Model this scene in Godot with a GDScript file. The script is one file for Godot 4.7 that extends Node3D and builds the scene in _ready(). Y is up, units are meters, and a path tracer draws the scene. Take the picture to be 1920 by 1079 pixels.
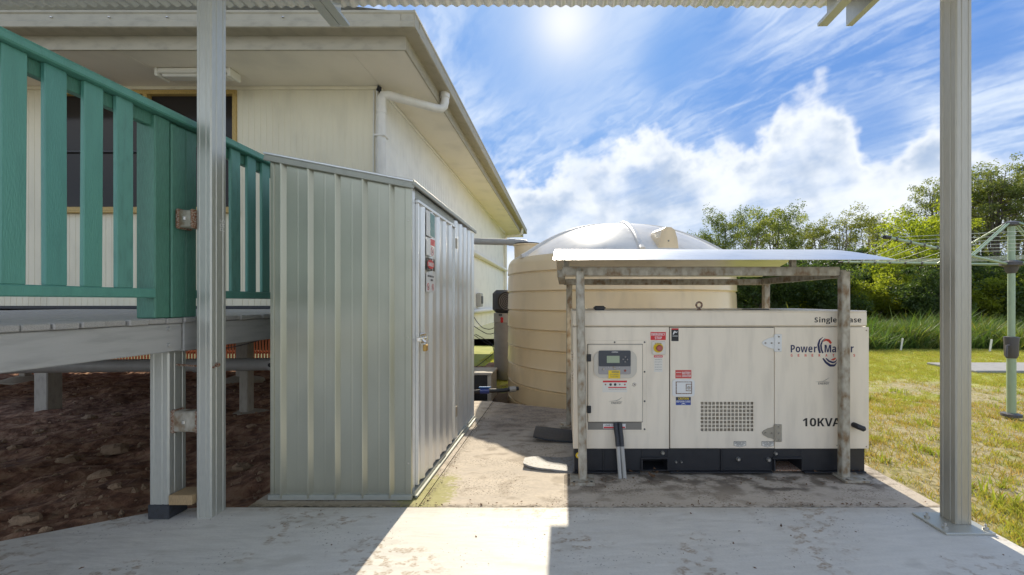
extends Node3D
# A carport beside a raised house: garden shed, generator under its canopy, water tank, deck and lawn.
# x to the right, y up, -z away from the camera; metres.

const FOCAL := 780.0           # focal length and principal point of the photograph (1920 x 1079)
const PX := 1057.0
const PY := 566.0
const EYE := 1.1
const EXPOSURE := 2.2
const SUN_ELEVATION := 34.0

var rng := RandomNumberGenerator.new()
var M := {}                    # materials
var used := {}                 # names already given, per parent


# ---------------------------------------------------------------- mesh helper
class Shape:
	var v := PackedVector3Array()
	var n := PackedVector3Array()
	var u := PackedVector2Array()
	var c := PackedColorArray()
	var tint := Color(1, 1, 1)
	var colored := false

	func tri(a: Vector3, b: Vector3, d: Vector3, na: Vector3, nb: Vector3, nd: Vector3, ua := Vector2(), ub := Vector2(), ud := Vector2()) -> void:
		v.append(a); v.append(d); v.append(b)
		n.append(na); n.append(nd); n.append(nb)
		u.append(ua); u.append(ud); u.append(ub)
		if colored:
			c.append(tint); c.append(tint); c.append(tint)

	func flat(a: Vector3, b: Vector3, d: Vector3) -> void:
		var k := (b - a).cross(d - a).normalized()
		tri(a, b, d, k, k, k)

	func quad(a: Vector3, b: Vector3, d: Vector3, e: Vector3) -> void:
		var k := (d - a).cross(e - b).normalized()
		tri(a, b, d, k, k, k, Vector2(0, 0), Vector2(1, 0), Vector2(1, 1))
		tri(a, d, e, k, k, k, Vector2(0, 0), Vector2(1, 1), Vector2(0, 1))

	func quad_out(a: Vector3, b: Vector3, d: Vector3, e: Vector3, from: Vector3) -> void:
		if (d - a).cross(e - b).dot((a + b + d + e) / 4.0 - from) >= 0.0:
			quad(a, b, d, e)
		else:
			quad(e, d, b, a)

	func flat_out(a: Vector3, b: Vector3, d: Vector3, from: Vector3) -> void:
		if (b - a).cross(d - a).dot((a + b + d) / 3.0 - from) >= 0.0:
			flat(a, b, d)
		else:
			flat(d, b, a)

	# a box with chamfered edges
	func box(at: Vector3, size: Vector3, bevel := 0.0, turn := Basis()) -> Shape:
		var h := size / 2.0
		var bv := minf(bevel, minf(h.x, minf(h.y, h.z)) * 0.9)
		var axes := [turn.x, turn.y, turn.z]
		for k in 3:
			var i := (k + 1) % 3
			var j := (k + 2) % 3
			for s in [-1.0, 1.0]:
				var p: Vector3 = at + axes[k] * h[k] * s
				var a: Vector3 = axes[i] * (h[i] - bv)
				var b: Vector3 = axes[j] * (h[j] - bv)
				quad_out(p - a - b, p + a - b, p + a + b, p - a + b, at)
			if bv > 0.0:
				for s in [-1.0, 1.0]:
					for t in [-1.0, 1.0]:
						var w: Vector3 = axes[k] * (h[k] - bv)
						var p1: Vector3 = at + axes[i] * h[i] * s + axes[j] * (h[j] - bv) * t
						var p2: Vector3 = at + axes[i] * (h[i] - bv) * s + axes[j] * h[j] * t
						quad_out(p1 - w, p1 + w, p2 + w, p2 - w, at)
		if bv > 0.0:
			for sx in [-1.0, 1.0]:
				for sy in [-1.0, 1.0]:
					for sz in [-1.0, 1.0]:
						flat_out(at + axes[0] * h.x * sx + axes[1] * (h.y - bv) * sy + axes[2] * (h.z - bv) * sz,
							at + axes[0] * (h.x - bv) * sx + axes[1] * h.y * sy + axes[2] * (h.z - bv) * sz,
							at + axes[0] * (h.x - bv) * sx + axes[1] * (h.y - bv) * sy + axes[2] * h.z * sz, at)
		return self

	# a box given by its two corners
	func slab(lo: Vector3, hi: Vector3, bevel := 0.0) -> Shape:
		return box((lo + hi) / 2.0, (hi - lo).abs(), bevel)

	# a tube along points; r is a number or an array of radii
	func tube(points: Array, r, sides := 10, caps := true) -> Shape:
		var rings := []
		var last := points.size() - 1
		var ref := Vector3.UP
		for i in points.size():
			var p: Vector3 = points[i]
			var t: Vector3 = (points[mini(i + 1, last)] - points[maxi(i - 1, 0)]).normalized()
			if i == 0:
				ref = Vector3.RIGHT if absf(t.y) > 0.9 else Vector3.UP
			var x := (ref - t * ref.dot(t)).normalized()
			ref = x
			var y := t.cross(x)
			var rad: float = r[i] if r is Array else r
			var ring := []
			for k in sides:
				var a := TAU * k / sides
				var d := x * cos(a) + y * sin(a)
				ring.append([p + d * rad, d])
			rings.append(ring)
		for i in last:
			for k in sides:
				var a = rings[i][k]
				var b = rings[i][(k + 1) % sides]
				var d = rings[i + 1][(k + 1) % sides]
				var e = rings[i + 1][k]
				tri(a[0], b[0], d[0], a[1], b[1], d[1])
				tri(a[0], d[0], e[0], a[1], d[1], e[1])
		if caps:
			for k in sides:
				flat_out(points[0], rings[0][k][0], rings[0][(k + 1) % sides][0], points[1])
				flat_out(points[last], rings[last][k][0], rings[last][(k + 1) % sides][0], points[last - 1])
		return self

	# a lathed shape about an upright axis: profile of (radius, height), bottom to top
	func lathe(at: Vector3, profile: Array, sides := 32, smooth_angle := 40.0) -> Shape:
		var seg := []
		for i in profile.size() - 1:
			var d: Vector2 = profile[i + 1] - profile[i]
			seg.append(Vector2(d.y, -d.x).normalized())
		var limit := cos(deg_to_rad(smooth_angle))
		for i in profile.size() - 1:
			var n0: Vector2 = seg[i]
			var n1: Vector2 = seg[i]
			if i > 0 and seg[i - 1].dot(seg[i]) > limit:
				n0 = (seg[i - 1] + seg[i]).normalized()
			if i < seg.size() - 1 and seg[i + 1].dot(seg[i]) > limit:
				n1 = (seg[i + 1] + seg[i]).normalized()
			var p0: Vector2 = profile[i]
			var p1: Vector2 = profile[i + 1]
			for k in sides:
				var a := TAU * k / sides
				var b := TAU * (k + 1) / sides
				var da := Vector3(cos(a), 0, -sin(a))
				var db := Vector3(cos(b), 0, -sin(b))
				var q := [at + da * p0.x + Vector3.UP * p0.y, at + db * p0.x + Vector3.UP * p0.y, at + db * p1.x + Vector3.UP * p1.y, at + da * p1.x + Vector3.UP * p1.y]
				var m := [da * n0.x + Vector3.UP * n0.y, db * n0.x + Vector3.UP * n0.y, db * n1.x + Vector3.UP * n1.y, da * n1.x + Vector3.UP * n1.y]
				tri(q[0], q[1], q[2], m[0], m[1], m[2])
				tri(q[0], q[2], q[3], m[0], m[2], m[3])
		return self

	# sweeps an open line of points (in the plane across «along») by the vector «along», as a sheet of some thickness
	func sheet(line: Array, along: Vector3, thick := 0.0) -> Shape:
		var back := []
		for i in line.size():
			var t: Vector3 = (line[mini(i + 1, line.size() - 1)] - line[maxi(i - 1, 0)]).normalized()
			back.append(line[i] - t.cross(along.normalized()) * -thick)
		for i in line.size() - 1:
			quad(line[i], line[i + 1], line[i + 1] + along, line[i] + along)
			if thick != 0.0:
				quad(back[i + 1], back[i], back[i] + along, back[i + 1] + along)
				quad(line[i + 1], line[i], back[i], back[i + 1])
				quad(line[i] + along, line[i + 1] + along, back[i + 1] + along, back[i] + along)
		if thick != 0.0:
			quad(line[0], line[0] + along, back[0] + along, back[0])
			var e := line.size() - 1
			quad(line[e] + along, line[e], back[e], back[e] + along)
		return self

	# a prism: flat outline (counter-clockwise seen against «along») swept by «along»
	func prism(outline: Array, along: Vector3) -> Shape:
		var mid := Vector3()
		for p in outline:
			mid += p
		mid = mid / outline.size() + along / 2.0
		for i in outline.size():
			var a: Vector3 = outline[i]
			var b: Vector3 = outline[(i + 1) % outline.size()]
			quad_out(a, b, b + along, a + along, mid)
		# the ends, as a triangulated outline
		var ax: Vector3 = (outline[1] - outline[0]).normalized()
		var up := along.normalized()
		var ay := up.cross(ax)
		var flat2 := PackedVector2Array()
		for p in outline:
			flat2.append(Vector2(p.dot(ax), p.dot(ay)))
		var ids := Geometry2D.triangulate_polygon(flat2)
		for i in range(0, ids.size(), 3):
			flat_out(outline[ids[i]], outline[ids[i + 1]], outline[ids[i + 2]], mid)
			flat_out(outline[ids[i]] + along, outline[ids[i + 1]] + along, outline[ids[i + 2]] + along, mid)
		return self

	func mesh(mat: Material, shift := Vector3.ZERO) -> ArrayMesh:
		if shift != Vector3.ZERO:
			for i in v.size():
				v[i] -= shift
		var a := []
		a.resize(Mesh.ARRAY_MAX)
		a[Mesh.ARRAY_VERTEX] = v
		a[Mesh.ARRAY_NORMAL] = n
		a[Mesh.ARRAY_TEX_UV] = u
		if colored:
			a[Mesh.ARRAY_COLOR] = c
		var m := ArrayMesh.new()
		m.add_surface_from_arrays(Mesh.PRIMITIVE_TRIANGLES, a)
		m.surface_set_material(0, mat)
		return m


# ---------------------------------------------------------------- naming and tagging
func numbered(parent: Node, called: String) -> String:
	var key := [parent.get_instance_id(), called]
	var k: int = used.get(key, 0)
	used[key] = k + 1
	return called if k == 0 else "%s_%03d" % [called, k]

func tag(o: Node, label: String, category: String, group := "") -> void:
	o.set_meta("label", label)
	o.set_meta("category", category)
	if group:
		o.set_meta("group", group)

func thing(called: String, label: String, category: String, base: Vector3, group := "") -> Node3D:
	var o := Node3D.new()
	o.name = numbered(self, called)
	add_child(o, true)
	o.position = base
	tag(o, label, category, group)
	return o

func origin_of(o: Node) -> Vector3:
	var p := Vector3.ZERO
	while o is Node3D and o != self:
		p += (o as Node3D).position
		o = o.get_parent()
	return p

# commits a shape given in world places as one named mesh under its parent
func part(parent: Node, called: String, s: Shape, mat: Material) -> MeshInstance3D:
	var o := MeshInstance3D.new()
	o.mesh = s.mesh(mat, origin_of(parent))
	o.name = numbered(parent, called)
	parent.add_child(o, true)
	return o

# one more piece that shares a mesh
func piece(parent: Node, called: String, m: Mesh, at: Vector3, turn := Basis()) -> MeshInstance3D:
	var o := MeshInstance3D.new()
	o.mesh = m
	o.transform = Transform3D(turn, at - origin_of(parent))
	o.name = numbered(parent, called)
	parent.add_child(o, true)
	return o

# one mesh that is a whole thing
func single(called: String, s: Shape, mat: Material, base: Vector3, label: String, category: String, group := "") -> MeshInstance3D:
	var o := MeshInstance3D.new()
	o.mesh = s.mesh(mat, base)
	o.position = base
	o.name = numbered(self, called)
	add_child(o, true)
	tag(o, label, category, group)
	return o

func structure(called: String, s: Shape, mat: Material, kind := "structure", label := "") -> MeshInstance3D:
	var o := part(self, called, s, mat)
	o.set_meta("kind", kind)
	if label:
		o.set_meta("label", label)
	return o

# where a pixel of the photograph lies at a depth that was measured for it
func at(px: float, py: float, d: float) -> Vector3:
	return Vector3((px - PX) * d / FOCAL, EYE - (py - PY) * d / FOCAL, -d)

# raised lettering, fitted to a width and a height
func lettering(parent: Node, words: String, centre: Vector3, w: float, h: float, mat: Material, turn := Basis(), bold := true, called := "lettering") -> void:
	var t := TextMesh.new()
	var f := SystemFont.new()
	f.font_names = PackedStringArray(["Droid Sans"])
	f.font_weight = 700 if bold else 400
	t.font = f
	t.text = words
	t.font_size = 32
	t.pixel_size = 0.01
	t.depth = 0.02
	t.curve_step = 2.0
	t.material = mat
	var box := t.get_aabb()
	var k := Vector3(w / maxf(box.size.x, 0.001), h / maxf(box.size.y, 0.001), 0.03)
	var o := MeshInstance3D.new()
	o.mesh = t
	var b := turn * Basis.from_scale(k)
	o.transform = Transform3D(b, centre - origin_of(parent) - b * Vector3(box.get_center().x, box.get_center().y, 0))
	o.name = numbered(parent, called)
	parent.add_child(o, true)


# ---------------------------------------------------------------- materials
func lin(r: float, g: float, b: float) -> Color:
	return Color(r, g, b).linear_to_srgb()

func noise(freq: float, octaves := 4, kind := FastNoiseLite.TYPE_SIMPLEX_SMOOTH, s := 1) -> FastNoiseLite:
	var f := FastNoiseLite.new()
	f.seed = s
	f.noise_type = kind
	f.frequency = freq
	f.fractal_octaves = octaves
	return f

# a seamless noise picture with a ramp of linear colours
func noise_texture(f: FastNoiseLite, stops: Array, size := 512) -> NoiseTexture2D:
	var t := NoiseTexture2D.new()
	t.width = size
	t.height = size
	t.seamless = true
	t.noise = f
	if stops.size():
		var g := Gradient.new()
		g.offsets = PackedFloat32Array(stops.map(func(x): return x[0]))
		g.colors = PackedColorArray(stops.map(func(x): return x[1].linear_to_srgb() if x[1] is Color else Color(x[1], x[1], x[1]).linear_to_srgb()))
		t.color_ramp = g
	return t

func plain(called: String, c: Color, rough: float, metal := 0.0) -> StandardMaterial3D:
	var m := StandardMaterial3D.new()
	m.resource_name = called
	m.albedo_color = c.linear_to_srgb()
	m.roughness = rough
	m.metallic = metal
	M[called] = m
	return m

# the same with a worn surface: colour map, scale of the map and a relief
func worn(called: String, c: Color, rough: float, metal: float, tex: Texture2D, scale: Vector3, bump: Texture2D = null, depth := 0.0) -> StandardMaterial3D:
	var m := plain(called, c, rough, metal)
	m.albedo_texture = tex
	m.uv1_triplanar = true
	m.uv1_world_triplanar = true
	m.uv1_scale = scale
	m.uv1_triplanar_sharpness = 4.0
	if bump:
		m.heightmap_enabled = true
		m.heightmap_texture = bump
		m.heightmap_scale = depth
	return m

func make_materials() -> void:
	var blotch := noise_texture(noise(0.012, 5, FastNoiseLite.TYPE_SIMPLEX_SMOOTH, 3), [[0.0, 0.72], [0.45, 0.93], [1.0, 1.0]])
	var soft := noise_texture(noise(0.008, 4, FastNoiseLite.TYPE_SIMPLEX_SMOOTH, 8), [[0.0, 0.86], [0.5, 0.97], [1.0, 1.0]])
	var grime := noise_texture(noise(0.02, 6, FastNoiseLite.TYPE_SIMPLEX_SMOOTH, 5), [[0.0, Color(0.50, 0.43, 0.34)], [0.32, Color(0.86, 0.83, 0.77)], [0.5, Color(1, 1, 1)], [1.0, Color(1, 1, 1)]])
	var spangle := noise_texture(noise(0.045, 2, FastNoiseLite.TYPE_CELLULAR, 4), [[0.0, 0.84], [0.5, 0.93], [1.0, 1.0]])
	var rusty := noise_texture(noise(0.018, 5, FastNoiseLite.TYPE_SIMPLEX_SMOOTH, 15), [[0.0, Color(0.20, 0.11, 0.06)], [0.26, Color(0.31, 0.25, 0.18)], [0.40, Color(0.38, 0.355, 0.31)], [0.7, Color(0.50, 0.48, 0.43)], [1.0, Color(0.60, 0.59, 0.55)]])
	var full_rust := noise_texture(noise(0.03, 5, FastNoiseLite.TYPE_SIMPLEX_SMOOTH, 16), [[0.0, Color(0.10, 0.035, 0.015)], [0.4, Color(0.22, 0.09, 0.04)], [0.6, Color(0.34, 0.28, 0.22)], [1.0, Color(0.45, 0.42, 0.38)]])
	var fine := noise_texture(noise(0.09, 4, FastNoiseLite.TYPE_SIMPLEX, 6), [])
	var grain := noise_texture(noise(0.05, 4, FastNoiseLite.TYPE_SIMPLEX, 9), [[0.0, 0.66], [0.5, 0.92], [1.0, 1.06]])
	var coarse := noise_texture(noise(0.03, 6, FastNoiseLite.TYPE_SIMPLEX, 10), [])

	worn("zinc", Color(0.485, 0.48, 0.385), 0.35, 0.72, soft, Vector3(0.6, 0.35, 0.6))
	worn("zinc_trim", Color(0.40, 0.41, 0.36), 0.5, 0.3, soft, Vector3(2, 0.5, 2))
	worn("zinc_lit", Color(0.80, 0.81, 0.80), 0.33, 0.65, soft, Vector3(0.6, 0.35, 0.6))  # zinc lightened: the glare on the door side put into its colour
	worn("galvanised", Color(0.57, 0.57, 0.51), 0.40, 0.55, spangle, Vector3(9.0, 0.7, 9.0))
	worn("galvanised_old", Color(0.92, 0.88, 0.80), 0.62, 0.25, rusty, Vector3(1.7, 1.1, 1.7), fine, 0.05)
	worn("rust", Color(1, 1, 1), 0.85, 0.1, full_rust, Vector3(6, 6, 6), fine, 0.1)
	worn("roof_sheet", Color(0.80, 0.80, 0.75), 0.38, 0.5, soft, Vector3(0.7, 0.7, 0.7))
	worn("canopy_sheet", Color(0.74, 0.75, 0.76), 0.30, 0.8, soft, Vector3(1.5, 1.5, 1.5))
	worn("generator_paint", Color(0.84, 0.74, 0.59), 0.42, 0.0, soft, Vector3(2.6, 0.45, 2.6))
	plain("generator_seam", Color(0.10, 0.085, 0.07), 0.8)
	worn("vent_inner", Color(0.40, 0.36, 0.29), 0.7, 0.0, grime, Vector3(2, 2, 2))
	worn("skid_black", Color(0.022, 0.023, 0.027), 0.42, 0.0, blotch, Vector3(2, 2, 2), fine, 0.03)
	plain("black_plastic", Color(0.02, 0.02, 0.022), 0.45)
	plain("dark_grey_plastic", Color(0.05, 0.055, 0.065), 0.4)
	plain("grey_plastic", Color(0.33, 0.31, 0.30), 0.45)
	plain("bezel", Color(0.58, 0.53, 0.44), 0.4)
	plain("bezel_light", Color(0.72, 0.68, 0.60), 0.45)
	plain("hinge_tan", Color(0.36, 0.32, 0.25), 0.5, 0.2)
	plain("sign_red_pale", Color(0.58, 0.085, 0.07), 0.45)
	plain("valve_blue", Color(0.03, 0.16, 0.42), 0.4)
	plain("lcd", Color(0.34, 0.40, 0.27), 0.2)
	plain("sign_red", Color(0.62, 0.025, 0.03), 0.4)
	plain("sign_white", Color(0.74, 0.73, 0.70), 0.4)
	plain("sign_yellow", Color(0.80, 0.56, 0.02), 0.4)
	plain("sign_blue", Color(0.035, 0.07, 0.30), 0.4)
	plain("sign_black", Color(0.015, 0.015, 0.016), 0.45)
	plain("sign_teal", Color(0.10, 0.26, 0.24), 0.4)
	plain("logo_navy", Color(0.020, 0.024, 0.085), 0.45)
	plain("logo_red", Color(0.62, 0.05, 0.025), 0.45)
	plain("print_grey", Color(0.22, 0.20, 0.17), 0.5)
	plain("knob_red", Color(0.45, 0.11, 0.08), 0.4)
	plain("button_yellow", Color(0.60, 0.36, 0.05), 0.45)
	plain("bolt_zinc", Color(0.55, 0.53, 0.48), 0.35, 0.7)
	plain("chrome", Color(0.72, 0.72, 0.72), 0.16, 1.0)
	plain("brass", Color(0.56, 0.36, 0.12), 0.35, 0.8)
	worn("cream_wall", Color(0.87, 0.80, 0.60), 0.5, 0.0, soft, Vector3(0.8, 0.25, 0.8))
	worn("cream_wall_lit", Color(0.92, 0.90, 0.83), 0.5, 0.0, soft, Vector3(0.5, 0.5, 0.5))  # cream cladding made whiter: bounced light on the side put into its colour
	worn("soffit", Color(0.90, 0.83, 0.68), 0.65, 0.0, soft, Vector3(0.4, 0.4, 0.4))
	worn("gutter_paint", Color(0.44, 0.39, 0.275), 0.5, 0.0, blotch, Vector3(0.7, 1.4, 0.7))
	worn("pipe_white", Color(0.80, 0.77, 0.69), 0.35, 0.0, soft, Vector3(2, 1, 2))
	worn("pipe_grey", Color(0.44, 0.43, 0.40), 0.45, 0.0, soft, Vector3(2, 1, 2))
	worn("timber_frame", Color(0.60, 0.41, 0.13), 0.5, 0.0, grain, Vector3(5, 0.8, 5))
	plain("fitting_white", Color(0.84, 0.81, 0.70), 0.35)
	worn("paint_teal", Color(0.085, 0.25, 0.175), 0.45, 0.0, grain, Vector3(11, 0.5, 11), fine, 0.08)
	worn("paint_teal_light", Color(0.115, 0.335, 0.265), 0.42, 0.0, soft, Vector3(3, 0.5, 3), fine, 0.08)
	worn("deck_grey", Color(0.47, 0.46, 0.43), 0.6, 0.0, blotch, Vector3(2, 3, 0.4), fine, 0.06)
	worn("deck_board", Color(0.44, 0.42, 0.385), 0.65, 0.0, grain, Vector3(0.7, 5, 5), fine, 0.06)
	worn("raw_timber", Color(0.42, 0.29, 0.15), 0.75, 0.0, grain, Vector3(5, 1, 5), fine, 0.06)
	worn("stump", Color(0.42, 0.38, 0.31), 0.8, 0.0, blotch, Vector3(3, 1, 3), fine, 0.1)
	worn("screen_red", Color(0.66, 0.22, 0.09), 0.6, 0.0, grain, Vector3(7, 1, 7))
	worn("tank_plastic", Color(0.90, 0.70, 0.42), 0.30, 0.0, blotch, Vector3(0.35, 0.12, 0.35))
	M.tank_plastic.clearcoat_enabled = true
	M.tank_plastic.clearcoat = 0.5
	M.tank_plastic.clearcoat_roughness = 0.18
	worn("tank_sky_sheen", Color(0.84, 0.76, 0.63), 0.26, 0.0, blotch, Vector3(0.5, 0.5, 0.5))  # tank plastic greyed for the dome: reflected sky put into its colour
	worn("soil", Color(1, 1, 1), 0.95, 0.0, noise_texture(noise(0.016, 6, FastNoiseLite.TYPE_SIMPLEX, 21), [[0.0, Color(0.11, 0.052, 0.031)], [0.45, Color(0.235, 0.12, 0.07)], [0.62, Color(0.31, 0.175, 0.105)], [1.0, Color(0.40, 0.265, 0.17)]]), Vector3(0.8, 0.8, 0.8), coarse, 0.9)
	worn("stone", Color(0.36, 0.245, 0.155), 0.9, 0.0, blotch, Vector3(4, 4, 4), fine, 0.4)
	worn("rubber", Color(0.035, 0.038, 0.045), 0.55, 0.0, grime, Vector3(3, 3, 3), fine, 0.05)
	worn("rubber_dusty", Color(0.24, 0.235, 0.23), 0.6, 0.0, grime, Vector3(3, 3, 3), fine, 0.05)
	worn("path_concrete", Color(0.62, 0.58, 0.50), 0.9, 0.0, blotch, Vector3(1, 1, 1), fine, 0.1)
	worn("hoist_green", Color(0.36, 0.46, 0.31), 0.35, 0.1, soft, Vector3(2, 1, 2))
	plain("hoist_bracket", Color(0.09, 0.085, 0.09), 0.5)
	plain("line_wire", Color(0.55, 0.60, 0.50), 0.5)
	worn("path_grey", Color(0.33, 0.32, 0.30), 0.9, 0.0, blotch, Vector3(1, 1, 1), fine, 0.1)
	worn("galvanised_shade", Color(0.47, 0.445, 0.375), 0.42, 0.5, spangle, Vector3(9.0, 0.5, 9.0))  # galvanised turned tan and darkened: the right post's shade in its colour
	worn("paint_teal_worn", Color(0.135, 0.355, 0.29), 0.5, 0.0, blotch, Vector3(5, 0.9, 5), fine, 0.10)
	worn("paint_teal_cool", Color(0.105, 0.32, 0.265), 0.42, 0.0, soft, Vector3(5, 0.6, 5), fine, 0.08)
	worn("heater_body", Color(0.34, 0.325, 0.30), 0.5, 0.0, soft, Vector3(1, 1, 1))
	worn("bark", Color(0.155, 0.125, 0.095), 0.9, 0.0, grain, Vector3(3, 0.8, 3))
	worn("bark_pale", Color(0.30, 0.255, 0.20), 0.9, 0.0, grain, Vector3(3, 0.8, 3))
	plain("litter", Color(0.15, 0.085, 0.045), 0.85)

	var glass := plain("window_glass", Color(0.035, 0.03, 0.026), 0.12)
	glass.metallic_specular = 0.3
	for k in [["leaf_dark", 1.1], ["leaf_bright", 1.2], ["grass_blade", 1.0]]:
		var m := plain(k[0], Color(1, 1, 1), 0.5)
		m.vertex_color_use_as_albedo = true
		m.backlight_enabled = true
		m.backlight = Color(k[1], k[1], k[1] * 0.7)
		m.cull_mode = BaseMaterial3D.CULL_DISABLED

# a texture computed pixel by pixel, its rows shared out over the processor's cores
func computed(w: int, h: int, pixel: Callable) -> ImageTexture:
	var rows := []
	rows.resize(h)
	var job := func(y: int) -> void:
		var row := PackedByteArray()
		row.resize(w * 3)
		for x in w:
			var c: Color = pixel.call(x, y)
			row[x * 3] = int(clampf(c.r, 0, 1) * 255.0)
			row[x * 3 + 1] = int(clampf(c.g, 0, 1) * 255.0)
			row[x * 3 + 2] = int(clampf(c.b, 0, 1) * 255.0)
		rows[y] = row
	var id := WorkerThreadPool.add_group_task(job, h)
	WorkerThreadPool.wait_for_group_task_completion(id)
	var all := PackedByteArray()
	for r in rows:
		all.append_array(r)
	return ImageTexture.create_from_image(Image.create_from_data(w, h, false, Image.FORMAT_RGB8, all))


# ---------------------------------------------------------------- sky
# heading (degrees right of -z) and height (degrees) of a place in the photograph
func bearing(px: float, py: float) -> Vector2:
	var d := Vector3((px - PX) / FOCAL, (PY - py) / FOCAL, -1).normalized()
	return Vector2(rad_to_deg(atan2(d.x, -d.z)), rad_to_deg(asin(d.y)))

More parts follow.
